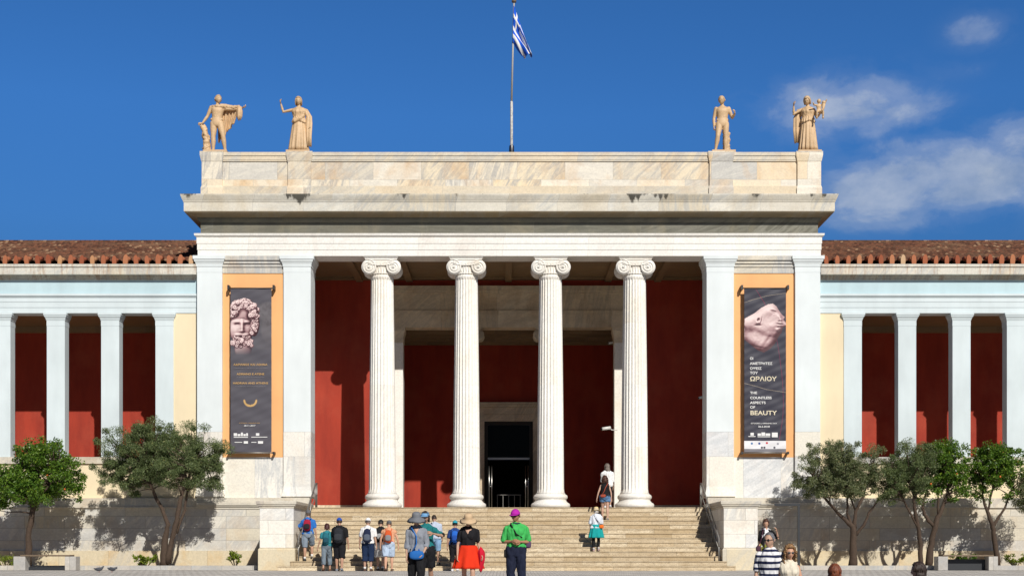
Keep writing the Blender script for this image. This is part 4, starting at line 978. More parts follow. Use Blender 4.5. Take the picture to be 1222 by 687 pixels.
    r = person('person in blue cap and teal shirt with bent arm just behind the grey-hatted woman', (px(508,y),y,gz(y)), PI-.1, fg, (.42,.23,.14), 'bob', (.03,.02,.014), 'cap', F_('light blue cap',(.16,.34,.56)), (F_('teal green shirt',(.015,.16,.17)),.8,.0,.014), ('shorts',F_('black shorts',(.012,.012,.015)),.85,.024), F_('black shoe',(.03,.03,.03)), vox=.011)
    y = -23.6
    fg = Fig(1.64, True, arms={'R':((.28,.05,-1),(.02,.35,-1)),'L':((-.25,-.05,-1),(-.28,.55,-.9))}, legs=WALK(1), head=(0,.35,0))
    r = person('woman in beige sun hat, black V-neck top and bright red-orange skirt', (px(559,y),y,gz(y)), PI, fg, (.50,.30,.20), 'short', (.015,.012,.012), 'sun', F_('beige sun hat',(.58,.42,.26)), (F_('black vneck',(.014,.013,.016)),.75,.04,.012), ('skirt',F_('red orange skirt',(.70,.036,.010)),.20,.012,.158), F_('black shoe',(.03,.03,.03)), vox=.011, extra=[('neckline', neckline(fg,.085,.040), skin((.50,.30,.20)).name)])
    # red jacket over her arm
    m = MB(); w = fg.el['L'].lerp(fg.wr['L'],.45); rs = []
    for j in range(15):
        t = j/14; k = math.sin(min(1,t*3.2)*PI/2)*(1-.35*max(0,t-.7)/.3); c = w + V(-.015-.02*math.sin(3*t),.03+.02*t,.06-.50*t)
        rs.append([c + V(math.cos(a)*k*(.058+.012*math.sin(4*t+1)), math.sin(a)*k*(.085-.02*t), .025*math.sin(2*a+1)*t)*(1+.16*math.sin(6*a+2.5*t)*min(1,t*2)) for a in [2*PI*i/40 for i in range(40)]])
    m.ring(rs); carried(r, 'jacket', w+V(-.01,.03,-.475), [('cloth', m, F_('crimson jacket',(.55,.012,.035)))], label='crimson jacket draped over the arm of the woman in the red-orange skirt', cat='jacket')
    y = -24.3
    fg = Fig(1.70, arms={'R':((.30,-.05,-1),(-.66,.66,.06)),'L':((-.30,-.05,-1),(.66,.66,.02))}, legs={'L':((-.06,.03,-1),(-.01,-.02,-1),-.25),'R':((.05,.0,-1),(.01,-.02,-1),.2)}, head=(-.45,.12,0), wide=1.06)
    m = MB(); m.tube([fg.nb+fg.U*.012*fg.H+(fg.S*math.cos(a)*.040+fg.F*math.sin(a)*.040)*fg.H for a in [2*PI*i/14 for i in range(15)]], .010*fg.H, 6)
    bl = MB(); bl.ring([[fg.P+(fg.U*t+fg.S*math.cos(a)*.108+fg.F*math.sin(a)*.080)*fg.H for a in [2*PI*i/24 for i in range(24)]] for t in (.022,.040)])
    r = person('man in bright green polo shirt, navy trousers and magenta cap with clasped hands', (px(616,y),y,gz(y)), PI, fg, (.40,.21,.12), 'short', (.02,.015,.012), 'cap', F_('magenta cap',(.42,.02,.34)), (F_('bright green polo',(.055,.43,.10)),.95,.02,.013), ('trousers',F_('navy trousers',(.014,.018,.040)),2.0,.014), F_('black shoe',(.03,.03,.03)), extra=[('sunglasses', sunglasses(fg), 'black'), ('collar', m, F_('navy collar',(.02,.025,.06)))], curl=.9, vox=.011)
    shoulderbag(r, fg, 'L', F_('purple grey bag',(.10,.06,.12)), 'small purple bag on a black strap at the hip of the man in green', off=(.135,-.01,.07), size=(.040,.035,.045), strap=F_('black strap',(.012,.012,.014)))
    m = rbox(fg.P+V(.125,.0,-.035)*fg.H, V(1,0,0), V(0,1,0), V(0,0,1), .018*fg.H,.03*fg.H,.05*fg.H)
    carried(r, 'pouch', fg.P+V(.125,.0,-.085)*fg.H, [('bag', m, F_('black pouch',(.014,.014,.016)))], label='flat black pouch on the belt of the man in green', cat='pouch')
    # --- lower right
    y = -13.0
    fg = Fig(1.68, True, arms={'L':((-.45,.35,-.5),(.35,.55,.9)),'R':((.18,.05,-1),(.05,.1,-1))}, legs=WALK(.6), head=(-.3,.35,0))
    r = person('woman in black cardigan over white top lifting a hand to her face', (px(914,y),y,gz(y)), PI+.1, fg, (.48,.28,.2), 'bob', (.07,.03,.018), None, None, (F_('white blouse',(.72,.73,.76)),0,.0,.001), ('trousers',F_('olive yellow trousers',(.26,.26,.04)),2.0,.012), F_('black shoe',(.03,.03,.03)), vox=.011)
    m = MB()
    for k in (-1,1):
        rs = []
        for t, rx, ry in ((-.06,.103,.080),(0,.108,.084),(.05,.102,.078),(.10,.094,.072),(.16,.096,.078),(.21,.100,.082),(.25,.100,.072),(.28,.090,.058),(.298,.062,.046)):
            c = fg.P+fg.U*t*fg.H; A = [k*(.95-1.95*i/9) for i in range(10)]; A = [math.pi/2 - k*(.42+ (math.pi-.35)*i/9) for i in range(10)]
            rs.append([c+(fg.S2*rx*math.cos(a)+fg.F2*ry*math.sin(a))*fg.H for a in A] + [c+(fg.S2*(rx-.012)*math.cos(a)+fg.F2*(ry-.012)*math.sin(a))*fg.H for a in reversed(A)])
        m.ring(rs)
    for q in 'LR': fg.arm(m, q, 0, 1.0, .014)
    m.build('cardigan', M[F_('black cardigan',(.010,.010,.012))], r)
    shoulderbag(r, fg, 'R', F_('plum handbag',(.07,.03,.05)), 'dark plum handbag hanging beside the woman in the black cardigan', off=(.13,.02,-.03), size=(.05,.03,.05), cross=False, name='handbag')
    y = -27.35
    fg = Fig(1.84, arms={'R':((.20,-.02,-1),(.0,.25,-1)),'L':((-.3,.0,-1),(-.05,-.2,-1))}, legs=WALK(.6), head=(-.35,.05,0))
    person('grey-haired man in white and navy striped T-shirt and sunglasses', (px(919,y),y,-.8), PI-.35, fg, (.50,.28,.19), 'short', (.14,.14,.15), None, None, ('stripes',.9,-.02,.014), ('trousers',F_('blue jeans',(.05,.09,.20)),2.0,.013), F_('black shoe',(.03,.03,.03)), extra=[('sunglasses', sunglasses(fg), 'black')], vox=.011)
    y = -27.5
    fg = Fig(1.60, True, arms={'R':((.15,-.1,-1),(.05,.1,-1)),'L':((-.28,.02,-1),(-.12,.1,-1))}, legs=WALK(-.6), head=(.15,.0,0))
    person('blonde curly-haired woman in cream lace top and sunglasses beside the striped shirt', (px(942,y),y,-.8), PI-.1, fg, (.58,.34,.24), 'curly', (.24,.135,.060), None, None, (F_('cream lace top',(.70,.64,.52)),0,.0,.012), ('trousers',F_('beige trousers',(.45,.38,.28)),2.0,.012), F_('black shoe',(.03,.03,.03)), extra=[('sunglasses', sunglasses(fg), 'black')], vox=.011)
    for (x, y, H, yaw, hc, hcol, lab, sh) in ((996,-34,1.36,PI*.9,'long',(.16,.045,.018),'girl with long auburn hair at the bottom edge, only her head showing',(.3,.1,.1)),(1097,-34,1.38,PI*1.45,'long',(.03,.018,.014),'girl with long dark brown hair in profile at the bottom edge',(.2,.2,.3))):
        fg = Fig(H, True, legs=WALK(.5)); person(lab, (px(x,y),y,-.8), yaw-PI, fg, (.50,.30,.21), hc, hcol, None, None, (F_('tee '+lab[:20],sh),.8,-.02,.012), ('shorts',F_('light denim',(.20,.34,.52)),.9,.013), F_('white shoe',(.70,.70,.72)))
people()

# ================================================================== roof statues
M['statue'] = stone('honey coloured statue marble', [(.70,.475,.265),(.76,.54,.32)], 20, 20, 0, 0, 0, vein=(.40,.27,.16), vein_amt=.35, stain=(.52,.32,.16), stain_amt=.6, grime=.3)
def drape(path, radii, folds, amp, n=56, flat=.6, seed=0):
    """hanging cloth: tube with deep lengthwise folds"""
    m = MB(); rs = []; pts = [V(*p) for p in path]
    for i, (p, r) in enumerate(zip(pts, radii)):
        t = i/(len(pts)-1)
        rs.append([p + V(math.cos(a)*r, math.sin(a)*r*flat, .03*math.sin(3*a+seed)*t)*(1+amp*(.3+t)*math.sin(folds*a+seed+.6*math.sin(3*a+t*2))) for a in [2*PI*k/n for k in range(n)]])
    m.ring(rs); return m
def strut(path, radii, n=12, rough=.05, seed=0):
    m = MB(); m.tube(path, radii, n); m = remesh(m, .03, 1, rough, 6, seed); return m
def statue(label, xpx, H, fg, cloth, hair='short', props=(), ped=None):
    r = person(label, (X_(xpx,.55), .55, pz1+.02), PI, fg, 'statue', None, vox=.012, name='statue', cat='statue', curl=.8)
    zb = .10; r.scale = (1.09,1.09,1.0)
    for ch in r.children: ch.location.z = zb
    pl = MB(); pl.box(-.42,.42,-.30,.36,0,zb+.02); pl.box(-.36,.36,-.26,.30,zb+.018,zb+.035); bevel(pl.build('plinth', M['statue'], r), .02)
    hp_ = hairpiece(fg, hair if hair != 'curly' else 'curly', 3).build('hair', M['statue'], r); hp_.location.z = zb
    for pn, mb in list(cloth)+list(props): o = mb.build(pn, M['statue'], r); o.location.z = zb
    return r
def gown(fg, waist=.10, r0=.075, r1=.135, over=None, folds=13, amp=.10):
    H = fg.H; m = MB(); fg.torso(m, .04, .297, .012); m2 = remesh(m, .016, 2, .020, 7, 4, True)
    s = skirt(fg, waist, -.50, r0, r1, folds, amp, 120); m2.add(s.v, s.f, True)
    pep = MB(); rs = []
    for j in range(6):
        t = j/5; c = fg.P+V(0,0,(.125-.11*t)*H); r = (.084+.026*t)*H
        rs.append([c+V(math.cos(a)*r*1.1, math.sin(a)*r*.95, .015*math.sin(4*a+1)*t*H)*1.0 + V(math.cos(a),math.sin(a),0)*.007*H*math.sin(17*a+t) for a in [2*PI*k/90 for k in range(90)]])
    pep.ring(rs); m2.add(pep.v, pep.f, True); return m2
def statues():
    H = 2.22
    # nude youth, cloak hanging from an outstretched arm, tree stump under the other hand
    fg = Fig(H, bulk=1.22, hs=1.16, twist=.15, side=-.03, arms={'R':((.42,-.02,-1),(.62,.10,-1),(1,.3,-.25)),'L':((-1,.02,-.10),(-1,.25,.10),(-1,.1,.35))}, legs={'R':((.04,.03,-1),(0,-.03,-1),.3),'L':((-.22,.02,-1),(-.10,-.16,-1),-.5,-.15)}, head=(.75,0,0))
    e, w = fg.el['L'], fg.wr['L']; s_ = fg.sh['L']
    c1 = MB(); rows = []; tops = [fg.nb+V(.02,-.10,-.02), s_+V(.02,-.09,.05), s_.lerp(e,.5)+V(0,-.07,.07), e+V(0,-.05,.06), e.lerp(w,.5)+V(0,-.03,.05), w+V(.08,0,.05)]
    for i in range(61):
        u = i/60; k = min(4,int(u*5)); p = tops[k].lerp(tops[k+1],u*5-k); L_ = 1.18*(1-u)**.8+.16+.03*math.sin(u*27); row = []
        for j in range(15):
            v = j/14; row.append(p+V(.34*u*v*L_ + .02*math.sin(u*30)*v, -.02+.065*v**.5*math.sin(u*46+v*2.2)-.10*v*(1-u), -L_*v))
        rows.append(row)
    th = [[q+V(0,-.035,0) for q in reversed(r_)] for r_ in rows]; c1.ring([a_+b_ for a_,b_ in zip(rows,th)])
    c2 = drape([w+V(.10,0,.05), w+V(.09,0,-.12), w+V(.10,0,-.32), w+V(.11,0,-.46)], [.085,.105,.095,.05], 5, .22, flat=.7, seed=2)
    c3 = MB(); c3.tube([fg.sh['R']+V(-.04,.03,.03), fg.nb+V(.02,.12,-.07), s_+V(.03,.09,.06), s_+V(-.12,.0,.07), e+V(0,0,.07), w+V(.1,0,.05)], [.05,.06,.08,.09,.08,.05], 10); c3 = remesh(c3, .02, 1, .02, 9)
    st_ = strut([(.36,-.06,.0),(.38,-.06,.35),(.42,-.06,.75),(.54,-.05,1.10)], [.15,.12,.09,.07], seed=3)
    vine = MB(); vine.tube([V(.37+.08*t,-.06,0)+V(math.cos(t*9)*(.15-.06*t), math.sin(t*9)*(.15-.06*t), t*.95) for t in [i/40 for i in range(41)]], .028, 7)
    statue('nude youth statue with outstretched arm and hanging cloak, leftmost on the roof', 259, H, fg, [('cloak', c1), ('cloak_fold', c2), ('cloak_roll', c3)], 'short', [('tree_stump', st_), ('vine', vine)])
    # robed woman with raised hand
    H = 2.14
    fg = Fig(H, True, bulk=1.15, hs=1.16, side=.02, arms={'R':((1,.05,-.25),(.25,.20,1)),'L':((-.38,.05,-1),(-.22,.25,-1))}, legs={'L':((-.03,0,-1),(0,0,-1),-.1),'R':((.12,.10,-1),(.05,-.15,-1),.3)}, head=(0,0,0), wide=1.12)
    g = gown(fg, .10, .086, .150)
    roll = MB(); roll.tube([fg.P+V(.20,.02,.10), fg.P+V(.12,.17,.06), fg.P+V(-.03,.19,.13), fg.P+V(-.15,.10,.28), fg.sh['L']+V(.02,.06,-.02), fg.sh['L']+V(.0,-.1,.02)], [.05,.075,.07,.06,.05,.05], 10); roll = remesh(roll, .018, 1, .02, 12)
    man = drape([fg.sh['L']+V(-.03,-.04,.02), fg.el['L']+V(-.03,-.02,.05), fg.wr['L']+V(.03,-.04,.05), fg.wr['L']+V(.05,-.04,-.45), fg.wr['L']+V(.04,-.04,-.80)], [.07,.10,.11,.10,.09], 7, .2, flat=.8)
    veil = MB(); ball(veil, fg.headpt(0,-.006,.052), None, [.050*H,.058*H,.022*H], fg.HM, 20, 8)
    statue('statue of a robed woman raising one hand, second from the left on the roof', 357, H, fg, [('gown', g), ('mantle', man), ('cloth_roll', roll)], 'bob', [('diadem', veil)])
    # nude man looking down
    H = 2.18
    fg = Fig(H, bulk=1.22, hs=1.16, twist=-.05, arms={'R':((.20,-.05,-1),(.02,.10,-1)),'L':((-.40,-.10,-1),(-.10,.75,.15),(.2,.6,.6))}, legs={'L':((-.03,0,-1),(.03,-.02,-1),-.2),'R':((.14,.22,-1),(.14,-.12,-1),.5,-.1)}, head=(-.45,.4,0), wide=1.06)
    st_ = strut([(-.17,-.14,0),(-.16,-.13,.4),(-.15,-.11,.8),(-.13,-.09,1.0)], [.12,.10,.10,.06], seed=8)
    vine = MB(); vine.tube([V(-.165,-.14,0)+V(math.cos(t*11)*.11, math.sin(t*11)*.11, t*.9) for t in [i/40 for i in range(41)]], .025, 7)
    helm = MB(); ball(helm, fg.headpt(0,-.002,.022), None, [.050*H,.060*H,.056*H], fg.HM, 20, 12)
    statue('nude man statue with bent arm and lowered head, right of the flagpole', 862, H, fg, [], 'short', [('tree_stump', st_), ('vine', vine), ('helmet', helm)])
    # robed woman carrying a child
    H = 2.16
    fg = Fig(H, True, bulk=1.15, hs=1.16, side=0, arms={'R':((.85,.05,-.55),(.05,.25,1)),'L':((-.30,.20,-1),(-.25,.85,.30))}, legs={'R':((.03,0,-1),(0,0,-1),.1),'L':((-.08,.12,-1),(0,-.15,-1),-.2)}, head=(-.50,.42,0), wide=1.10)
    g = gown(fg, .11, .088, .138, folds=15, amp=.13)
    man = drape([fg.sh['R']+V(.05,-.10,.03), fg.sh['R']+V(.14,-.14,-.3), fg.sh['R']+V(.15,-.14,-.8), fg.sh['R']+V(.13,-.14,-1.25)], [.10,.13,.12,.10], 6, .22, flat=.6)
    kid = Fig(.92, arms={'L':((-.8,.4,.5),(-.4,.5,.9)),'R':((.6,.6,-.2),(.4,.7,.4))}, legs={'L':((-.3,.9,-.4),(0,-.2,-1),0),'R':((.3,.9,-.4),(0,-.2,-1),0)}, head=(.3,0,0), support='L')
    kb = MB(); kid.torso(kb)
    for q in 'LR': kid.arm(kb,q,0,2,.01); kid.leg(kb,q,0,2,.012); kid.foot(kb,q,.01)
    kb.tube([kid.P+kid.U*.28*.8, kid.hc], [.035,.03], 8); ball(kb, kid.hc+V(0,0,.01), None, [.075,.08,.09], kid.HM)
    kb = remesh(kb, .014, 2); off = fg.el['L'].lerp(fg.wr['L'],.6)+V(.02,.0,.12)-kid.P; kb.v = [tuple(Vector(v)+off) for v in kb.v]
    horn = MB(); ball(horn, off+kid.hc+V(-.16,.05,-.06), .075); horn.tube([off+kid.hc+V(-.16,.05,-.1), off+kid.hc+V(-.13,.06,-.30), off+kid.hc+V(-.08,.06,-.5)], [.06,.05,.02], 10)
    statue('statue of a robed woman holding a small child on the right corner of the roof', 964, H, fg, [('gown', g), ('mantle', man), ('child_figure', kb), ('jug', horn)], 'bob')
statues()
# ================================================================== trees and plants
def leafmat(name, c0, c1, rough=.5, trans=.25):
    t = NT(name); g = t.N('ShaderNodeNewGeometry'); col = t.ramp(g.outputs['Random Per Island'], [(0,c0),(.55,tuple((a+b)/2 for a,b in zip(c0,c1))),(.93,c1),(1,(c1[0]*1.6,c1[1]*1.25,c1[2]))])
    t.done(col, rough, .35); tr = t.N('ShaderNodeBsdfTranslucent'); t.L(t.mix(1.0, col, (1.3,1.5,.5), 'MULTIPLY'), tr.inputs['Color'])
    mx = t.N('ShaderNodeMixShader'); mx.inputs[0].default_value = trans; t.L(t.b.outputs[0], mx.inputs[1]); t.L(tr.outputs[0], mx.inputs[2]); t.L(mx.outputs[0], t.n['Material Output'].inputs['Surface']); return t.m
M['olive'] = leafmat('olive leaves', (.075,.100,.036), (.21,.235,.125), .5, .2)
M['olive_dark'] = leafmat('dense olive leaves', (.062,.095,.030), (.185,.230,.10), .5, .2)
M['citrus'] = leafmat('citrus leaves', (.042,.105,.011), (.155,.255,.032), .38, .25)
M['shrub'] = leafmat('shrub leaves', (.09,.14,.012), (.26,.32,.04), .45, .3)
M['fruit'] = plain('orange fruit', (.55,.13,.02), .5)
def leaves_mesh(rg, centers, radii, n, ln, wd, droop=.0, flat=1.0):
    idx = rg.integers(0, len(centers), n); C0 = centers[idx]; Rr = radii[idx][:,None]
    d = rg.normal(size=(n,3)); d /= np.linalg.norm(d,axis=1)[:,None]; rr = rg.random((n,1))**.45
    P = C0 + d*rr*Rr*np.array([1,1,.85])
    ax = d*.6 + rg.normal(size=(n,3))*.7 + np.array([0,0,-droop]); ax /= np.linalg.norm(ax,axis=1)[:,None]
    up = rg.normal(size=(n,3)) + np.array([0,0,.6]); sd = np.cross(ax,up); sd /= np.linalg.norm(sd,axis=1)[:,None]; nn = np.cross(sd,ax)
    L = ln*rg.uniform(.55,1.4,(n,1)); W = wd*rg.uniform(.7,1.2,(n,1))
    v = np.stack([P-ax*L*.5, P+sd*W*.5+nn*W*.12, P+ax*L*.5, P-sd*W*.5+nn*W*.12], 1).reshape(-1,3)
    me = bpy.data.meshes.new('leaves'); me.vertices.add(4*n); me.vertices.foreach_set('co', v.ravel().astype(np.float32))
    me.loops.add(4*n); me.loops.foreach_set('vertex_index', np.arange(4*n,dtype=np.int32)); me.polygons.add(n); me.polygons.foreach_set('loop_start', np.arange(0,4*n,4,dtype=np.int32)); me.update(calc_edges=True); me.validate()
    return me
def tree(kind, label, base, stems, masses, mat, n, ln, wd, seed, K=90, sub=.26, droop=0, fruit=0, group=None, limb=.07, shell=.55):
    """base world point; stems: lists of (dx,dy,z,radius); masses: (dx,dy,z,rx,ry,rz) crown volumes filled with twig clumps"""
    K = int(K*1.7); sub *= .92; r = empty(kind, base, 0, label=label, cat='tree', group=group); rg = np.random.default_rng(seed); rr = random.Random(seed)
    vol = np.array([m[3]*m[4]*m[5] for m in masses]); pick = rg.choice(len(masses), K, p=vol/vol.sum()); mm = np.array(masses)[pick]*np.array([1,1,1,1.06,1.06,1.06])
    d = rg.normal(size=(K,3)); d /= np.linalg.norm(d,axis=1)[:,None]; q = (shell + (1-shell)*rg.random((K,1)))**1.0 * rg.uniform(.75,1.06,(K,1)); inner = rg.random((K,1)) < .22; q = np.minimum(np.where(inner, q*.45, q), 1.0)
    cs = mm[:,:3] + d*q*mm[:,3:6]; rad = sub*rg.uniform(.55,1.35,K)
    me = leaves_mesh(rg, cs, rad, n, ln, wd, droop); me.materials.append(M[mat]); cr = bpy.data.objects.new('crown', me); COL.objects.link(cr); cr.parent = r
    t = MB(); tips = []
    for s in stems:
        pts = [V(*p[:3]) for p in s]; fine = []; fr = []
        for a in range(len(pts)-1):
            for u in (0,.33,.66): fine.append(pts[a].lerp(pts[a+1],u)+V(rr.uniform(-.02,.02),rr.uniform(-.02,.02),0)); fr.append((s[a][3]+(s[a+1][3]-s[a][3])*u)*rr.uniform(.92,1.1)*.80)
        fine.append(pts[-1]); fr.append(s[-1][3]); t.tube(fine, fr, 12); tips += [(p, q_) for p, q_ in zip(fine[len(fine)//2:], fr[len(fr)//2:])]
    b = MB()
    order = rg.permutation(K)[:int(K*.6)]
    for i in order:
        c = V(*cs[i]); p, pr = min(tips, key=lambda tp: (tp[0]-c).length + rr.uniform(0,.5)); mid = p.lerp(c,.5)+V(rr.uniform(-.12,.12),rr.uniform(-.12,.12),-.05+rr.uniform(-.08,.12))
        b.tube([p, p.lerp(mid,.5)+V(0,0,.03), mid, c], [min(pr*.55,limb*.5), limb*.34, limb*.22, .008], 5)
    T = t.build('trunk', M['trunk'], r); b.build('limbs', M['trunk'], T)
    for k in range(fruit):
        i = rr.randrange(K); f = MB(); ball(f, V(*cs[i])+V(rr.uniform(-.1,.1),-abs(rr.uniform(.1,.25)),rr.uniform(-.1,.1)), .038, nu=8, nv=6); f.build('orange', M['fruit'], r)
    return r
TY = -2.4; TP = FPX/(CAMD+TY)
def tx(pxx): return (pxx-VX)/TP
def tz(pyy): return CAMZ+(HY-pyy)/TP
def rel(bx, pts): return [(tx(a)-bx, dy, tz(b)-.1, w) for a, b, dy, w in pts]
def mas(bx, ms): return [(tx(a)-bx, dy, tz(b)-.1, ra/TP, ra/TP*dr, rb/TP) for a, b, ra, rb, dy, dr in ms]
def plants():
    b = tx(35)
    tree('orange_tree', 'round-headed citrus tree behind the left bench, at the left edge', (b,TY,.1), [rel(b,[(34,675,0,.17),(34,640,0,.13),(38,612,0,.125),(42,592,0,.10),(44,570,0,.06)]), rel(b,[(39,606,0,.09),(28,580,.1,.06),(20,560,.1,.03)]), rel(b,[(41,600,0,.08),(60,578,-.1,.055),(72,560,-.1,.03)])],
         mas(b,[(50,562,48,40,0,.9),(20,577,32,28,.1,1.1),(50,543,32,22,0,1.1),(82,572,22,30,0,1),(40,590,40,15,0,1.2),(-3,585,20,24,0,1.2)]), 'citrus', 30000, .105, .052, 4, 190, .25, .1, 12)
    b = tx(197)
    tree('olive_tree', 'large dense olive tree with forked trunk left of the stairs', (b,TY,.1), [rel(b,[(196,676,0,.19),(196,655,0,.17),(199,632,0,.11),(201,626,0,.10),(192,606,.05,.085),(183,588,.1,.075),(177,575,.1,.055),(170,555,.1,.03)]), rel(b,[(200,672,-.02,.14),(206,643,-.05,.12),(212,620,-.1,.11),(216,598,-.1,.095),(221,580,-.1,.075),(232,555,-.1,.03)]), rel(b,[(210,636,0,.07),(219,608,.2,.06),(222,585,.2,.05),(245,560,.2,.02)])],
         mas(b,[(160,540,46,36,0,.9),(238,542,40,38,0,.9),(150,565,38,28,.1,.9),(180,520,30,24,0,1),(245,560,32,30,0,1),(205,545,30,34,.1,1),(195,565,50,22,-.1,1),(200,530,40,26,.1,1)]), 'olive_dark', 105000, .085, .022, 11, 230, .24, .2)
    b = tx(1018)
    tree('olive_tree', 'open airy olive tree with four spreading limbs right of the stairs', (b,TY,.1), [rel(b,[(1018,676,0,.21),(1018,660,0,.17),(1018,640,0,.15),(1018,628,0,.13),(1004,615,.05,.075),(990,600,.1,.06),(982,588,.1,.045),(972,570,.1,.02)]), rel(b,[(1017,630,0,.10),(1011,612,0,.055),(1011,590,0,.05),(1008,565,0,.02)]), rel(b,[(1019,630,0,.11),(1020,610,-.05,.08),(1028,596,-.1,.065),(1033,580,-.1,.04),(1040,560,-.1,.02)]), rel(b,[(1021,638,0,.08),(1030,626,-.1,.07),(1036,612,-.1,.055),(1048,595,-.1,.03)]), rel(b,[(1021,608,0,.05),(1014,590,.1,.035),(1018,565,.1,.02)])],
         mas(b,[(978,558,33,32,0,.9),(1010,548,32,28,0,1),(1035,562,28,32,0,1),(960,575,20,20,0,1),(1000,575,30,18,0,1),(1012,580,42,18,0,1),(970,590,22,12,0,1)]), 'olive', 56000, .085, .022, 21, 170, .22, .2)
    b = tx(1100); 
    tree('olive_tree', 'dark feathery olive tree between the open olive and the citrus', (b,TY-.35,.1), [rel(b,[(1098,678,.3,.13),(1098,650,.3,.11),(1093,625,.2,.09),(1088,605,0,.07),(1085,585,0,.04)]), rel(b,[(1095,632,.2,.07),(1080,605,.1,.05),(1070,585,.1,.03)])],
         mas(b,[(1082,562,30,37,0,1),(1062,575,26,24,0,1),(1098,555,20,28,0,1)]), 'olive_dark', 42000, .085, .020, 31, 120, .24, .2)
    b = tx(1109)
    tree('orange_tree', 'loose bright green citrus tree with leaning trunk left of the right bench', (b,TY,.1), [rel(b,[(1108,676,0,.18),(1110,655,0,.145),(1114,635,0,.13),(1117,622,0,.115),(1124,606,0,.09),(1130,590,0,.06),(1134,565,0,.03)]), rel(b,[(1115,628,0,.09),(1106,617,.05,.08),(1101,605,.05,.06),(1108,580,.05,.03)]), rel(b,[(1120,613,0,.06),(1118,590,-.1,.04),(1124,560,-.1,.02)])],
         mas(b,[(1130,555,30,30,0,1),(1112,575,22,26,0,1),(1140,575,22,26,0,1),(1128,540,26,16,0,1)]), 'citrus', 13000, .10, .050, 41, 120, .20, .1, 5, 'citrus trees by the right bench')
    b = tx(1190)
    tree('orange_tree', 'loose bright green citrus tree with forked upper trunk at the right edge', (b,TY,.1), [rel(b,[(1191,676,0,.13),(1188,655,0,.11),(1186,635,0,.10),(1184,625,0,.10),(1177,607,0,.07),(1173,590,0,.05),(1172,565,0,.03)]), rel(b,[(1185,627,0,.07),(1192,616,0,.06),(1199,606,0,.05),(1208,585,0,.02)]), rel(b,[(1178,612,0,.05),(1184,585,0,.04),(1190,560,0,.02)])],
         mas(b,[(1184,555,32,28,0,1),(1168,575,20,26,0,1),(1205,572,26,26,0,1),(1190,545,28,18,0,1)]), 'citrus', 14000, .10, .050, 51, 125, .20, .1, 6, 'citrus trees by the right bench')
    b = tx(1240)
    tree('olive_tree', 'narrow-leaved tree cut off by the right edge of the picture', (b,TY,.1), [rel(b,[(1243,676,0,.12),(1244,630,0,.1),(1240,590,0,.05)])], mas(b,[(1240,585,30,26,0,1),(1228,600,16,14,0,1)]), 'olive', 12000, .12, .02, 61, 60, .24, .4)
    def shrub(label, pxx, w, h, y, n, seed, ln=.10, wd=.05, mat='shrub', K=16):
        bx = X_(pxx,y); r = empty('shrub', (bx,y,.1), label=label, cat='shrub'); rg = np.random.default_rng(seed)
        cs = np.stack([rg.uniform(-w,w,K), rg.uniform(-.15,.15,K), rg.uniform(.1,h,K)],1); me = leaves_mesh(rg, cs, np.full(K,.11), n, ln, wd); me.materials.append(M[mat]); o = bpy.data.objects.new('foliage', me); COL.objects.link(o); o.parent = r
        s = MB()
        for c in cs[:9]: s.tube([(c[0]*.2,0,0),(c[0]*.6,c[1]*.5,c[2]*.5),tuple(c)], [.015,.012,.006], 5)
        s.build('stem', M['trunk'], r)
    shrub('low yellow-green shrub at the foot of the forked olive tree', 173, .42, .42, -2.7, 380, 1, .12, .07)
    shrub('small upright shrub beside the left cheek wall of the stairs', 281, .26, .58, -2.7, 260, 2, .11, .06)
    shrub('thin grassy shrub at the left end of the planter', 6, .35, .38, -2.7, 300, 3, .2, .02, 'shrub')
    shrub('dense green shrub behind the right bench', 1150, .5, .42, -2.3, 900, 4, .09, .045, 'citrus')
    shrub('leafy shrub at the far right end of the planter', 1212, .35, .5, -2.5, 450, 5, .10, .05, 'shrub')
plants()

# ================================================================== benches, posts, birds, cameras, flag
def benches():
    for i, (a, lab) in enumerate(((32,'stone-ended bench under the round citrus tree on the left'),(1130,'stone-ended bench between the two citrus trees on the right'))):
        D_ = 46.3; p = FPX/D_; a0, a1, a2, a3 = ((19,33,80,93),(1117,1128.5,1177,1188))[i]; cx = ((a0+a3)/2-VX)/p
        r = empty('bench', (cx,-3.7,0), label=lab, cat='bench', group='benches along the planter')
        for (q0,q1) in ((a0,a1),(a2,a3)):
            m = MB(); m.box((q0-VX)/p-cx,(q1-VX)/p-cx,-.24,.24,.002,.50); bevel(m.build('end_block', M['kerb'], r), .012)
        w0, w1 = (a1-VX)/p-cx, (a2-VX)/p-cx
        m = MB(); 
        m.box(w0-.18,w1+.18,-.25,.25,.501,.555)
        bevel(m.build('seat', M['trunkwood'], r), .008)
        m = MB(); m.box(w0,w1,.10,.14,.01,.40 if i else .12); m.build('back_panel' if i else 'foot_rail', M['black'], r)
M['trunkwood'] = plain('weathered dark bench wood', (.16,.115,.075), .7, .35, 8)
benches()
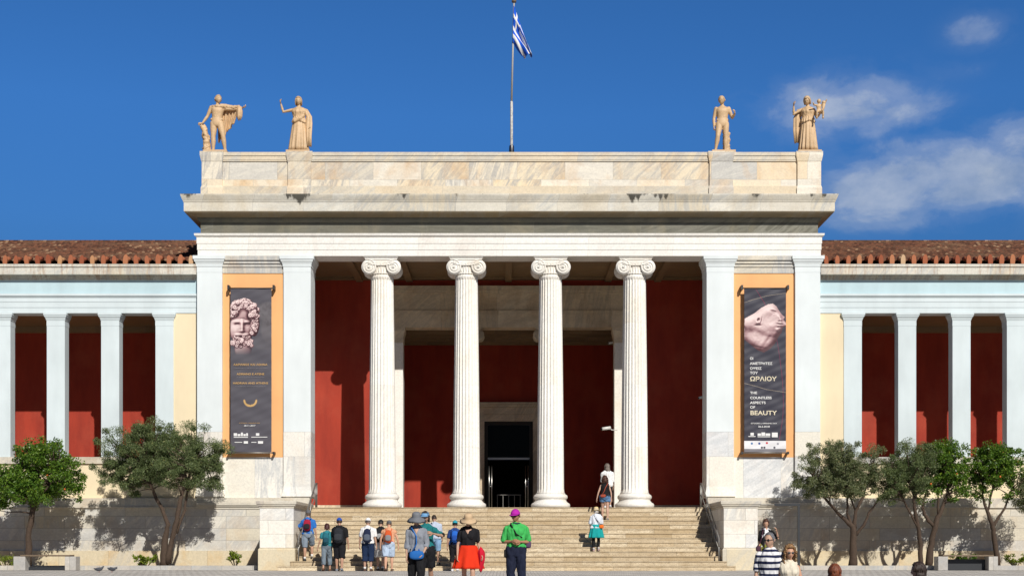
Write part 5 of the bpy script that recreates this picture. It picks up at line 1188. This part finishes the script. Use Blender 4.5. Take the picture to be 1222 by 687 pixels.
def misc():
    r = empty('signal_post', (X_(953,-3.45),-3.45,0), label='dark metal post with a horizontal arm, behind the blonde woman', cat='post')
    m = MB(); m.box(-.042,.042,-.042,.042,.0,2.30); m.box(-.11,.11,-.11,.11,.0,.02); bevel(m.build('upright', M['black'], r), .006)
    m = MB(); m.box(-.86,.05,-.04,.04,2.302,2.40); bevel(m.build('arm', M['black'], r), .006)
    m = MB(); m.box(-1.9,-.861,-.012,.012,2.34,2.365); m.build('rod', M['rail'], r)
    # pigeons
    for x, y, yaw, lab, hd in ((118,-7.0,.2,'dark pigeon crouching on the paving, left of its mate',.0),(134,-6.9,PI,'dark pigeon with raised tail on the paving, right of its mate',-.05)):
        r = empty('pigeon', (px(x,y),y,gz(y)), yaw, label=lab, cat='bird')
        b = MB(); b.tube([(-.17,0,.13+(.05 if hd else 0)),(-.12,0,.115+(.03 if hd else 0)),(-.05,0,.10),(.02,0,.105),(.08,0,.125),(.115,0,.155+hd),(.135,0,.185+hd)], [.012,.030,.058,.066,.052,.032,.018], 12); ball(b, V(.138,0,.190+hd), .026); b.tube([(.155,0,.188+hd),(.182,0,.180+hd)], [.008,.002], 6)
        B_ = remesh(b, .008, 1); B_.build('body', M['pigeon'], r)
        for k in (-1,1):
            w = MB(); w.tube([(.06,k*.045,.12),(-.03,k*.058,.115),(-.12,k*.03,.12),(-.17,k*.01,.125)], [.02,.03,.022,.005], 8, flat=.5); w.build('wing', M['pigeon'], r)
            w = MB(); w.tube([(.01,k*.022,.06),(.012,k*.022,.0)], [.006,.005], 5); w.tube([(.0,k*.022,.004),(.035,k*.022,.004)], [.004,.003], 5); w.build('leg', M['antefix_leg'], r)
    # security cameras
    for (xp, yp, y, wx, lab) in ((724,511,4.6,.45,'white security camera on a bracket low on the right inner pilaster'),(730,409,5.3,.2,'small security camera high on the right inner pilaster'),(838,474,1.2,.2,'small security camera on the side of the right portico pier')):
        x, zz = X_(xp,y), Z_(yp,y); r = empty('security_camera', (x,y,zz), label=lab, cat='security camera')
        m = MB(); k = 1.3 if wx > .3 else .9; m.tube([(-.16*k,-.10,-.03),(.12*k,.0,.03)], .055*k, 10); m.build('housing', M['cam'], r)
        m = MB(); m.tube([(.10*k,0,.02),(.16*k,.0,-.06),(wx,.04,-.06)], .018, 8); m.build('bracket', M['cam'], r)
        m = MB(); m.tube([(-.16*k,-.10,-.03),(-.19*k,-.11,-.036)], .04*k, 10); m.build('lens', M['black'], r)
    # flagpole
    y = 3.0; fx = X_(610.5,y); r = empty('flagpole', (fx,y,14.5), label='thin metal flagpole with white lower section standing on the roof', cat='flagpole')
    zb, zm, zt = 0, Z_(122,y)-14.5, Z_(3,y)-14.5
    m = MB(); m.lathe([(.058,0),(.056,zm),(.04,zm+.03)], (0,0,0), 14); m.build('lower_pole', plain('flaking white pole paint', (.50,.49,.46), .6, .9, 14), r)
    m = MB(); m.tube([(0,0,zm),(.10,0,zt)], [.042,.032], 12); m.build('upper_pole', plain('pale aluminium pole', (.42,.41,.39), .45), r)
    m = MB(); m.lathe([(.02,-.02),(.09,.0),(.10,.06),(.05,.12),(.01,.14)], (.10,0,zt), 14); m.build('finial', M['trunkwood'], r)
    m = MB(); m.lathe([(.16,0),(.16,.12),(.11,.16),(.10,.42),(.08,.45)], (0,0,Z_(184,y)-14.5-.1), 14); m.tube([(-.2,0,Z_(183,y)-14.5),(.22,0,Z_(183,y)-14.5)], .03, 8); m.build('collar', M['steel'], r)
    # flag: limp cloth, folds gathered down towards the free corner
    nu, nv = 70, 40; Wd, Hg = 2.35, 1.50; vs = []; uv = []; z0 = Z_(7,y); x0 = X_(611.2,y)
    for i in range(nu+1):
        u = i/nu
        for j in range(nv+1):
            v = j/nv            # 0 top
            ztop = -2.0*u**1.05 ; zbot = -Hg - .62*u**1.3 + .10*math.sin(PI*u)
            xx = .02 + .08*(1-v)*.6 + (.30+.50*(.5+.5*math.cos(PI*(v-.30)*.9)))*u*.92 - .10*v*math.sin(PI*u)
            zz = ztop + (zbot-ztop)*v
            fold = .13*u**.5*math.sin(v*11+u*3.0+.8) + .05*u*math.sin(v*23-u*5)
            vs.append((x0+xx+.03*math.sin(v*17+u*4)*u, y-.06+fold, z0+zz-.05*math.cos(v*11+u*3)*u)); uv.append((u,1-v))
    me = bpy.data.meshes.new('flag'); fs = [(i*(nv+1)+j,(i+1)*(nv+1)+j,(i+1)*(nv+1)+j+1,i*(nv+1)+j+1) for i in range(nu) for j in range(nv)]
    base = V(x0,y,z0-Hg); me.from_pydata([V(*p)-base for p in vs], [], fs); l = me.uv_layers.new(name='UVMap')
    for lp in me.loops: l.data[lp.index].uv = uv[lp.vertex_index]
    me.polygons.foreach_set('use_smooth', [True]*len(me.polygons))
    t = NT('blue and white flag cloth'); sp = t.N('ShaderNodeSeparateXYZ'); t.L(t.N('ShaderNodeTexCoord').outputs['UV'], sp.inputs[0]); U_, V_ = sp.outputs[0], sp.outputs[1]
    stripe = t.math('GREATER_THAN', t.math('FRACT', t.math('MULTIPLY', V_, 4.5)), .5)        # nine stripes, blue first and last
    cu = t.math('MULTIPLY', t.math('LESS_THAN', U_, .37), t.math('GREATER_THAN', V_, 4/9))
    cr = t.math('MAXIMUM', t.math('LESS_THAN', t.math('ABSOLUTE', t.math('SUBTRACT', U_, .185)), .037), t.math('LESS_THAN', t.math('ABSOLUTE', t.math('SUBTRACT', V_, 6.5/9)), .5/9))
    f = t.mix(cu, t.mix(stripe, (.0,.0,.0), (1,1,1)), t.mix(cr, (0,0,0), (1,1,1)))
    t.L(t.mix(f, (.012,.10,.62), (.78,.78,.78)), t.b.inputs['Base Color']); t.done(None, .8, .2); me.materials.append(t.m)
    o = bpy.data.objects.new('flag', me); COL.objects.link(o); o.location = base; s = o.modifiers.new('thick','SOLIDIFY'); s.thickness = .004
    tag(o, 'limp blue and white striped flag hanging from the rooftop pole', 'flag')
M['antefix_leg'] = plain('pink bird leg', (.35,.10,.09), .6)
misc()

# ================================================================== exhibition banners (flat prints)
def printed(name, parent, x0, x1, z0, z1, y, img, mat):
    """a flat printed sheet: img is a (rows, cols, 3) array of ink colours"""
    h, w, _ = img.shape; me = bpy.data.meshes.new(name); X, Zc = np.meshgrid(np.linspace(x0,x1,w+1), np.linspace(z0,z1,h+1))
    rip = .006*np.sin(Zc*9+X*4)+.004*np.sin(Zc*21-X*9)
    me.vertices.add((w+1)*(h+1)); me.vertices.foreach_set('co', np.stack([X, y+rip, Zc],-1).ravel().astype(np.float32))
    i = np.arange(w*h); r_ = i//w; c_ = i%w; a = r_*(w+1)+c_; q = np.stack([a,a+1,a+w+2,a+w+1],1)
    me.loops.add(4*w*h); me.loops.foreach_set('vertex_index', q.ravel().astype(np.int32)); me.polygons.add(w*h); me.polygons.foreach_set('loop_start', np.arange(0,4*w*h,4,dtype=np.int32)); me.update(calc_edges=True)
    ca = me.color_attributes.new('ink','FLOAT_COLOR','CORNER'); col = np.concatenate([img[::-1].reshape(-1,3), np.ones((w*h,1))],1); ca.data.foreach_set('color', np.repeat(col,4,axis=0).ravel().astype(np.float32))
    me.materials.append(mat); o = bpy.data.objects.new(name, me); COL.objects.link(o); o.parent = parent; s = o.modifiers.new('t','SOLIDIFY'); s.thickness = .004; s.offset = -1; return o
def ink_mat():
    t = NT('printed banner vinyl'); a = t.N('ShaderNodeAttribute'); a.attribute_name = 'ink'; t.L(a.outputs['Color'], t.b.inputs['Base Color']); return t.done(None, .55, .3)
M['ink'] = ink_mat()
def lin(c): return tuple(((x/255)/12.92 if x/255 <= .04045 else ((x/255+.055)/1.055)**2.4) for x in c)
for k_, c_ in (('ink_white',(225,225,225)),('ink_gold',(205,165,105)),('ink_grey',(135,133,138)),('ink_cream',(215,205,180))): M[k_] = plain(k_.replace('_',' '), lin(c_), .6, .03)
class Canvas:
    def __init__(s, w, h, bg): s.w, s.h = w, h; s.a = np.zeros((h,w,3)); s.a[:] = bg; s.Y, s.X = np.mgrid[0:h,0:w].astype(float)
    def soft(s, m, c): s.a = s.a*(1-m[...,None]) + np.array(c)*m[...,None]
    def ell(s, cx, cy, rx, ry, c, e=.15, rot=0, amt=1):
        dx, dy = s.X-cx, s.Y-cy; u = dx*math.cos(rot)+dy*math.sin(rot); v = -dx*math.sin(rot)+dy*math.cos(rot)
        d = np.sqrt((u/rx)**2+(v/ry)**2); s.soft(np.clip((1-d)/e+.5,0,1)*amt, c)
    def sphere(s, cx, cy, r, c0, c1):
        d2 = ((s.X-cx)**2+(s.Y-cy)**2)/r**2; m = np.clip((1-d2)*3,0,1); l = np.clip(.5+.5*((cx-s.X)*.5+(cy-s.Y)*.8)/r,0,1)[...,None]
        s.a = s.a*(1-m[...,None]) + (np.array(c0)*(1-l)+np.array(c1)*l)*m[...,None]
    def poly(s, pts, c, edge=1.0):
        ins = np.zeros((s.h,s.w),bool); n = len(pts)
        for i in range(n):
            (x0,y0),(x1,y1) = pts[i], pts[(i+1)%n]
            cond = ((y0 > s.Y) != (y1 > s.Y)); xi = (x1-x0)*(s.Y-y0)/((y1-y0) if y1 != y0 else 1e-6)+x0; ins ^= cond & (s.X < xi)
        s.soft(ins.astype(float), c); return ins
def blur(a, n):
    for ax in (0,1):
        for _ in range(2):
            a = sum(np.roll(a, k, ax) for k in range(-n,n+1))/(2*n+1)
    return a
def relief(h, mask, base, step, light=(-.35,-.62,.70), seed=0):
    """ink colours of a printed photograph of carved stone, worked out from a height map"""
    gy, gx = np.gradient(h, step); n = np.stack([-gx,-gy,np.ones_like(h)],-1); n /= np.linalg.norm(n,axis=2)[...,None]
    L = np.array(light)/np.linalg.norm(light); sh = np.clip(n@L,0,1); ao = np.clip((h-blur(h,5))*.13,-.45,.25); sh = np.clip(sh*.95+ao+.05,0,1)
    ts = [0,.3,.6,1]; cs = np.array([lin((52,28,34)),lin((108,74,80)),lin((168,136,138)),lin((228,206,204))])
    col = np.stack([np.interp(sh, ts, cs[:,i]) for i in range(3)],-1)
    return base*(1-mask[...,None]) + col*mask[...,None]
def text(s, x, zc, size, mat, parent, y, align='LEFT', width=None, bold=0):
    cu = bpy.data.curves.new('lettering','FONT'); cu.body = s; cu.size = size; cu.align_x = align; cu.extrude = .001; cu.offset = bold
    o = bpy.data.objects.new('lettering', cu); COL.objects.link(o); dg = bpy.context.evaluated_depsgraph_get(); me = bpy.data.meshes.new_from_object(o.evaluated_get(dg)); bpy.data.objects.remove(o)
    co = np.array([v.co[:] for v in me.vertices]); k = 1.0
    if width: k = width/(co[:,0].max()-co[:,0].min())
    me.transform(Matrix.Translation((x,y,zc)) @ Matrix.Rotation(PI/2,4,'X') @ Matrix.Diagonal((k,1,1,1)))
    me.materials.clear(); me.materials.append(M[mat]); o = bpy.data.objects.new('lettering', me); COL.objects.link(o); o.parent = parent; return o
def banner(label, xa, xb, img, lines, marks, rects=()):
    y = -.14; zt, zb_ = Z_(344.5,y), Z_(539,y); x0, x1 = X_(xa,y), X_(xb,y); cx = (x0+x1)/2
    r = empty('banner', (cx,y,zb_), label=label, cat='banner', group='exhibition banners on the orange panels'); hw = (x1-x0)/2; Hh = zt-zb_
    S = printed('sheet', r, -hw, hw, 0, Hh, 0, img, M['ink'])
    for zz in (Hh+.02, -.03):
        m = MB(); m.tube([(-hw-.10,0,zz),(hw+.10,0,zz)], .024, 10); m.build('roller', M['black'] if zz > 1 else M['rail'], r)
        for k in (-1,1):
            m = MB(); m.box(k*(hw+.08)-.035,k*(hw+.08)+.035,-.04,.256,zz-.05,zz+.12 if zz > 1 else zz+.04); m.build('bracket', M['black'], r)
    for s_, xx, yy, sz, mt, al, wd, bd in lines: text(s_, X_(xx,y)-cx, Z_(yy,y)-zb_, sz, mt, S, -.018, al, wd, bd)
    m = MB()
    for (a,b,c,d) in marks: m.box(X_(a,y)-cx,X_(c,y)-cx,-.017,-.014,Z_(d,y)-zb_,Z_(b,y)-zb_)
    m.build('printed_marks', M['ink_white'], S); return r
def banners():
    W_, H_ = 120, 480; rg = random.Random(5)
    # left: bearded marble head with curls on grey, a faint second bust behind
    bg = lin((82,80,88)); c = Canvas(W_,H_,bg); sx = W_/49.0; sy = H_/194.5
    P = lambda x, y: ((x-275)*sx, (y-344.5)*sy)
    for (x,y,rx,ry,col,am) in ((320,372,13,12,(104,100,104),.8),(322,392,11,17,(100,96,100),.8),(316,408,14,9,(92,89,95),.6)):
        a,b = P(x,y); c.ell(a,b,rx*sx,ry*sy,lin(col),.25,0,am)
    for k in range(40):
        a,b = P(rg.uniform(308,324),rg.uniform(362,388)); c.ell(a,b,3,5,lin((88,84,88)),.5,rg.uniform(0,3),.5)
    gx, gy = c.X/sx+275, c.Y/sy+344.5; st_ = 1/sx
    G = lambda x,y,rx,ry,a: a*np.exp(-((gx-x)/rx)**2-((gy-y)/ry)**2)
    dome = lambda x,y,rx,ry,a: a*np.sqrt(np.clip(1-((gx-x)/rx)**2-((gy-y)/ry)**2,0,1))
    h = np.maximum(dome(288,392,14,21,13), dome(290,413,10.5,20,8))
    h = h + (G(282,383.6,4.2,1.7,2.2)+G(295.5,383.6,4.2,1.7,2.2)-G(283,387.4,3.6,2.0,3.2)-G(295,387.4,3.6,2.0,3.2)+G(283,387.7,2.0,1.1,1.3)+G(295,387.7,2.0,1.1,1.3)
         +G(289,385,1.7,4,2.0)+G(288.8,391.5,1.9,4,4.0)+G(288.6,394.6,3.0,1.5,2.2)+G(280,395,4,4,1.4)+G(298,395,4,4,1.4)-G(289,376.5,9,.8,.5)
         +G(283.5,399.3,4.2,1.7,3.4)+G(293.5,399.3,4.2,1.7,3.4)-G(288.6,402.4,3.6,.9,3.2)+G(288.6,404.4,2.6,1.1,1.8)) * (h > 0)
    def curls(h, pts, amp):
        for (x,y,r) in pts:
            d2 = ((gx-x)**2+(gy-y)**2)/r**2; b_ = h[min(c.h-1,max(0,int((y-344.5)*sy))), min(c.w-1,max(0,int((x-275)*sx)))]
            k = np.sqrt(np.clip(1-d2,0,1))*r*1.1 - 1.6*np.exp(-d2*9); h = np.where(d2 < 1, np.maximum(h, max(b_,6)+k*amp), h)
        return h
    hb = np.maximum(h, dome(290.5,373,18,16.5,12)*(gy < 379+.10*(gx-289)**2)); hb = np.maximum(hb, dome(303,386,6.5,15,9)); h = hb
    h = curls(h, [(276+rg.random()*25, 397+rg.uniform(4,16)-abs(0), rg.uniform(1.5,2.4)) for k in range(75)], .9)
    P2 = []
    for k in range(260):
        an = rg.uniform(-.35,math.pi+.25); q = rg.uniform(.45,1.0); x, y = 290.5+18*q*math.cos(an), 374-16.5*q*math.sin(an)
        if abs(x-288) < 11 and y > 377.5: continue
        if y > 379 and x < 299: continue
        P2.append((x,y,rg.uniform(1.7,2.9)))
    P2 += [(rg.uniform(299,307), rg.uniform(376,398), rg.uniform(1.6,2.6)) for k in range(34)]
    h = curls(h, P2, 1.0)
    mask = (h > .3)*np.clip((423-gy)/12,0,1); c.a = relief(h, mask, c.a, st_)
    # laurel sprig
    for k in (-1,1):
        for i in range(8):
            t = i/7; a,b = P(298.5+k*(1+6*math.sin(t*1.5)), 483.5-6*(1-math.cos(t*1.5))); c.ell(a,b,2.6,4.2,lin((196,160,104)),.6,k*(.9-t*.6))
    c.a *= (1+.02*np.sin(c.Y/14+c.X/20))[...,None]
    L = [("ΑΔΡΙΑΝΟΣ ΚΑΙ ΑΘΗΝΑ",299,436,.105,'ink_gold','CENTER',1.30,.001),("ΣΥΝΟΜΙΛΩΝΤΑΣ ΜΕ ΕΝΑΝ ΙΔΕΑΤΟ ΚΟΣΜΟ",299,439.6,.036,'ink_grey','CENTER',1.30,0),
         ("ADRIANO E ATENE",299,447.2,.105,'ink_gold','CENTER',1.06,.001),("IN DIALOGO CON UN MONDO IDEALE",299,450.2,.036,'ink_grey','CENTER',1.06,0),
         ("HADRIAN AND ATHENS",299,458,.105,'ink_gold','CENTER',1.34,.001),("CONVERSING WITH AN IDEAL WORLD",299,461.2,.036,'ink_grey','CENTER',1.14,0),
         ("ΕΓΚΑΙΝΙΑ | OPENING DAY",298,505,.045,'ink_gold','CENTER',.80,0),("28.11.2017",298,508.4,.085,'ink_white','CENTER',.44,.001)]
    mk = [(279,516.5,283,520),(283.6,517.5,287,520),(287.6,515.8,290,520),(290.6,517.5,293.4,520),(293.9,516.5,296,520),(279,521,296,521.9),(300,520.8,319,521.6),(305.5,516.5,309.5,519.6),(280,527,289,527.8),(291,526,296,529),(300,527,306,527.8),(308,526,314,529)]
    banner('grey exhibition banner with a curly bearded marble head, on the left pier', 275, 324, c.a, L, mk)
    # right: marble profile fragment on charcoal, thin arcs
    bg = lin((56,56,68)); c = Canvas(W_,H_,bg); sx = W_/50.0; P = lambda x, y: ((x-888)*sx, (y-344.5)*sy)
    q = lambda a, b: P(880+a/6.871, 340+b/6.871)
    def arc(pts, col, w):
        for i in range(len(pts)-1):
            for k in range(60):
                u = k/60; a, b = P(pts[i][0]+(pts[i+1][0]-pts[i][0])*u, pts[i][1]+(pts[i+1][1]-pts[i][1])*u); x, y = int(a), int(b)
                if 0 <= y < H_ and 0 <= x < W_: c.a[y,max(0,x):min(W_,x+w)] = lin(col)
    arc([(902,345),(907,353),(912,361),(918,374),(924,392),(928,410),(931,430),(934,455),(935,480),(934,500),(930,524)], (128,40,72), 1)
    arc([(888,361),(900,357),(915,353),(938,349.5)], (150,138,124), 1); arc([(888,457),(900,460),(915,464.5),(938,468)], (160,148,132), 1)
    out = [q(*p) for p in ((56,275),(140,228),(190,188),(250,156),(290,150),(318,172),(345,215),(362,240),(388,262),(375,283),(392,300),(400,330),(372,350),(362,385),(335,425),(305,480),(270,520),(215,552),(160,530),(110,490),(56,445))]
    keep = c.a.copy(); ins = c.poly(out, lin((200,166,160))); m_ = ins.astype(float)
    h = np.minimum(blur(m_,3),blur(m_,7))*9 + blur(m_,14)*9
    A_, B_ = (c.X/sx+888-880)*6.871, (c.Y/sy+344.5-340)*6.871
    def G(x,y,rx,ry,a,ro=0):
        dx, dy = A_-x, B_-y; u = dx*math.cos(ro)+dy*math.sin(ro); v = -dx*math.sin(ro)+dy*math.cos(ro); return a*np.exp(-(u/rx)**2-(v/ry)**2)
    line = 372+.16*(A_-180)+26*np.sin(np.clip((A_-170)/190,0,1)*math.pi)           # under the jaw
    h = h - 2.6/(1+np.exp(-(B_-line)/9))*(A_ > 60)
    h += G(285,330,60,38,2.2)+G(255,195,80,30,1.6,.3)+G(292,198,36,7,1.5,.35)-G(300,217,24,8,2.6,.30)+G(299,219,13,5,1.6,.3)-G(296,227,18,3,1.0,.3)
    h += G(345,262,12,26,2.4,-.5)+G(356,284,9,7,1.6)-G(343,294,8,4,1.6)-G(346,318,22,3.5,2.8,.15)+G(352,309,12,5,1.6,.1)+G(344,331,13,6,1.8,.1)-G(338,344,14,4,1.4)+G(330,362,20,14,2.2)
    h += G(168,286,24,30,3.6,.4)-G(172,284,12,16,5.2,.4)+G(166,306,9,8,2.2)-G(168,328,20,7,3.2)-G(196,290,5,24,1.6,.2)-G(100,400,34,70,2.6,.3)
    h += G(215,460,22,60,.9,.7)-G(250,440,14,60,.7,.65)-G(160,505,60,8,.9,.2)
    nz = np.random.default_rng(2).normal(size=h.shape); h += blur(nz,2)*.5; h = .6*h+.4*blur(h,1)
    c.a = relief(h*1.0, m_, keep, st_*1.0, (-.15,-.60,.78))
    a0, b0 = P(888,526); c.a[int(b0):int(P(888,535.5)[1]),:] = lin((222,222,226)); c.a[int(P(888,536)[1]):,:] = lin((120,118,124))
    for (x,y,col) in ((897,528.6,(60,110,160)),(906,528.6,(40,70,140)),(915,528,(190,40,50)),(928,529,(150,150,160)),(909,533.5,(60,60,70)),(912,533.5,(60,60,70)),(924,533.5,(70,70,80))):
        a,b = P(x,y); c.ell(a,b,3.2,3.2,lin(col),.3)
    L = [("ΟΙ",894.8,429,.13,'ink_white','LEFT',None,.003),("ΑΜΕΤΡΗΤΕΣ",894.8,435,.13,'ink_white','LEFT',.86,.003),("ΟΨΕΙΣ",894.8,440.8,.13,'ink_white','LEFT',.44,.003),("ΤΟΥ",894.8,446.2,.13,'ink_white','LEFT',.30,.003),("ΩΡΑΙΟΥ",894.8,454.3,.23,'ink_cream','LEFT',1.02,.005),
         ("THE",895,469.8,.13,'ink_white','LEFT',.27,.003),("COUNTLESS",895,475.8,.13,'ink_white','LEFT',.82,.003),("ASPECTS",895,481.6,.13,'ink_white','LEFT',.60,.003),("OF",895,487,.13,'ink_white','LEFT',.19,.003),("BEAUTY",895,494.8,.23,'ink_cream','LEFT',1.02,.005),
         ("ΕΓΚΑΙΝΙΑ | OPENING DAY",911.5,505.6,.07,'ink_white','CENTER',1.0,.001),("26.5.2018",911.5,509.6,.09,'ink_white','CENTER',.44,.002)]
    mk = [(893,520,901.5,520.9),(895.5,516,899.5,519.3),(904,516.8,908,519.6),(908.5,515.6,913,519.6),(913.5,516.8,919,519.6),(904,520.3,919,521.2),(921,515.8,928,521.4)]
    banner('charcoal exhibition banner with a marble profile and white lettering, on the right pier', 888, 938, c.a, L, mk)
banners()

def roof_globe():
    r = empty('globe_lamp', (X_(998,.1),.05,11.71), label='small white globe standing on the right wing cornice beside the portico', cat='lamp')
    m = MB(); ball(m, V(0,0,.13), .095, nu=16, nv=12); m.build('globe', M['cam'], r); m = MB(); m.tube([(0,0,.0),(0,0,.05)], .04, 10); m.build('base', M['rail'], r)
roof_globe()
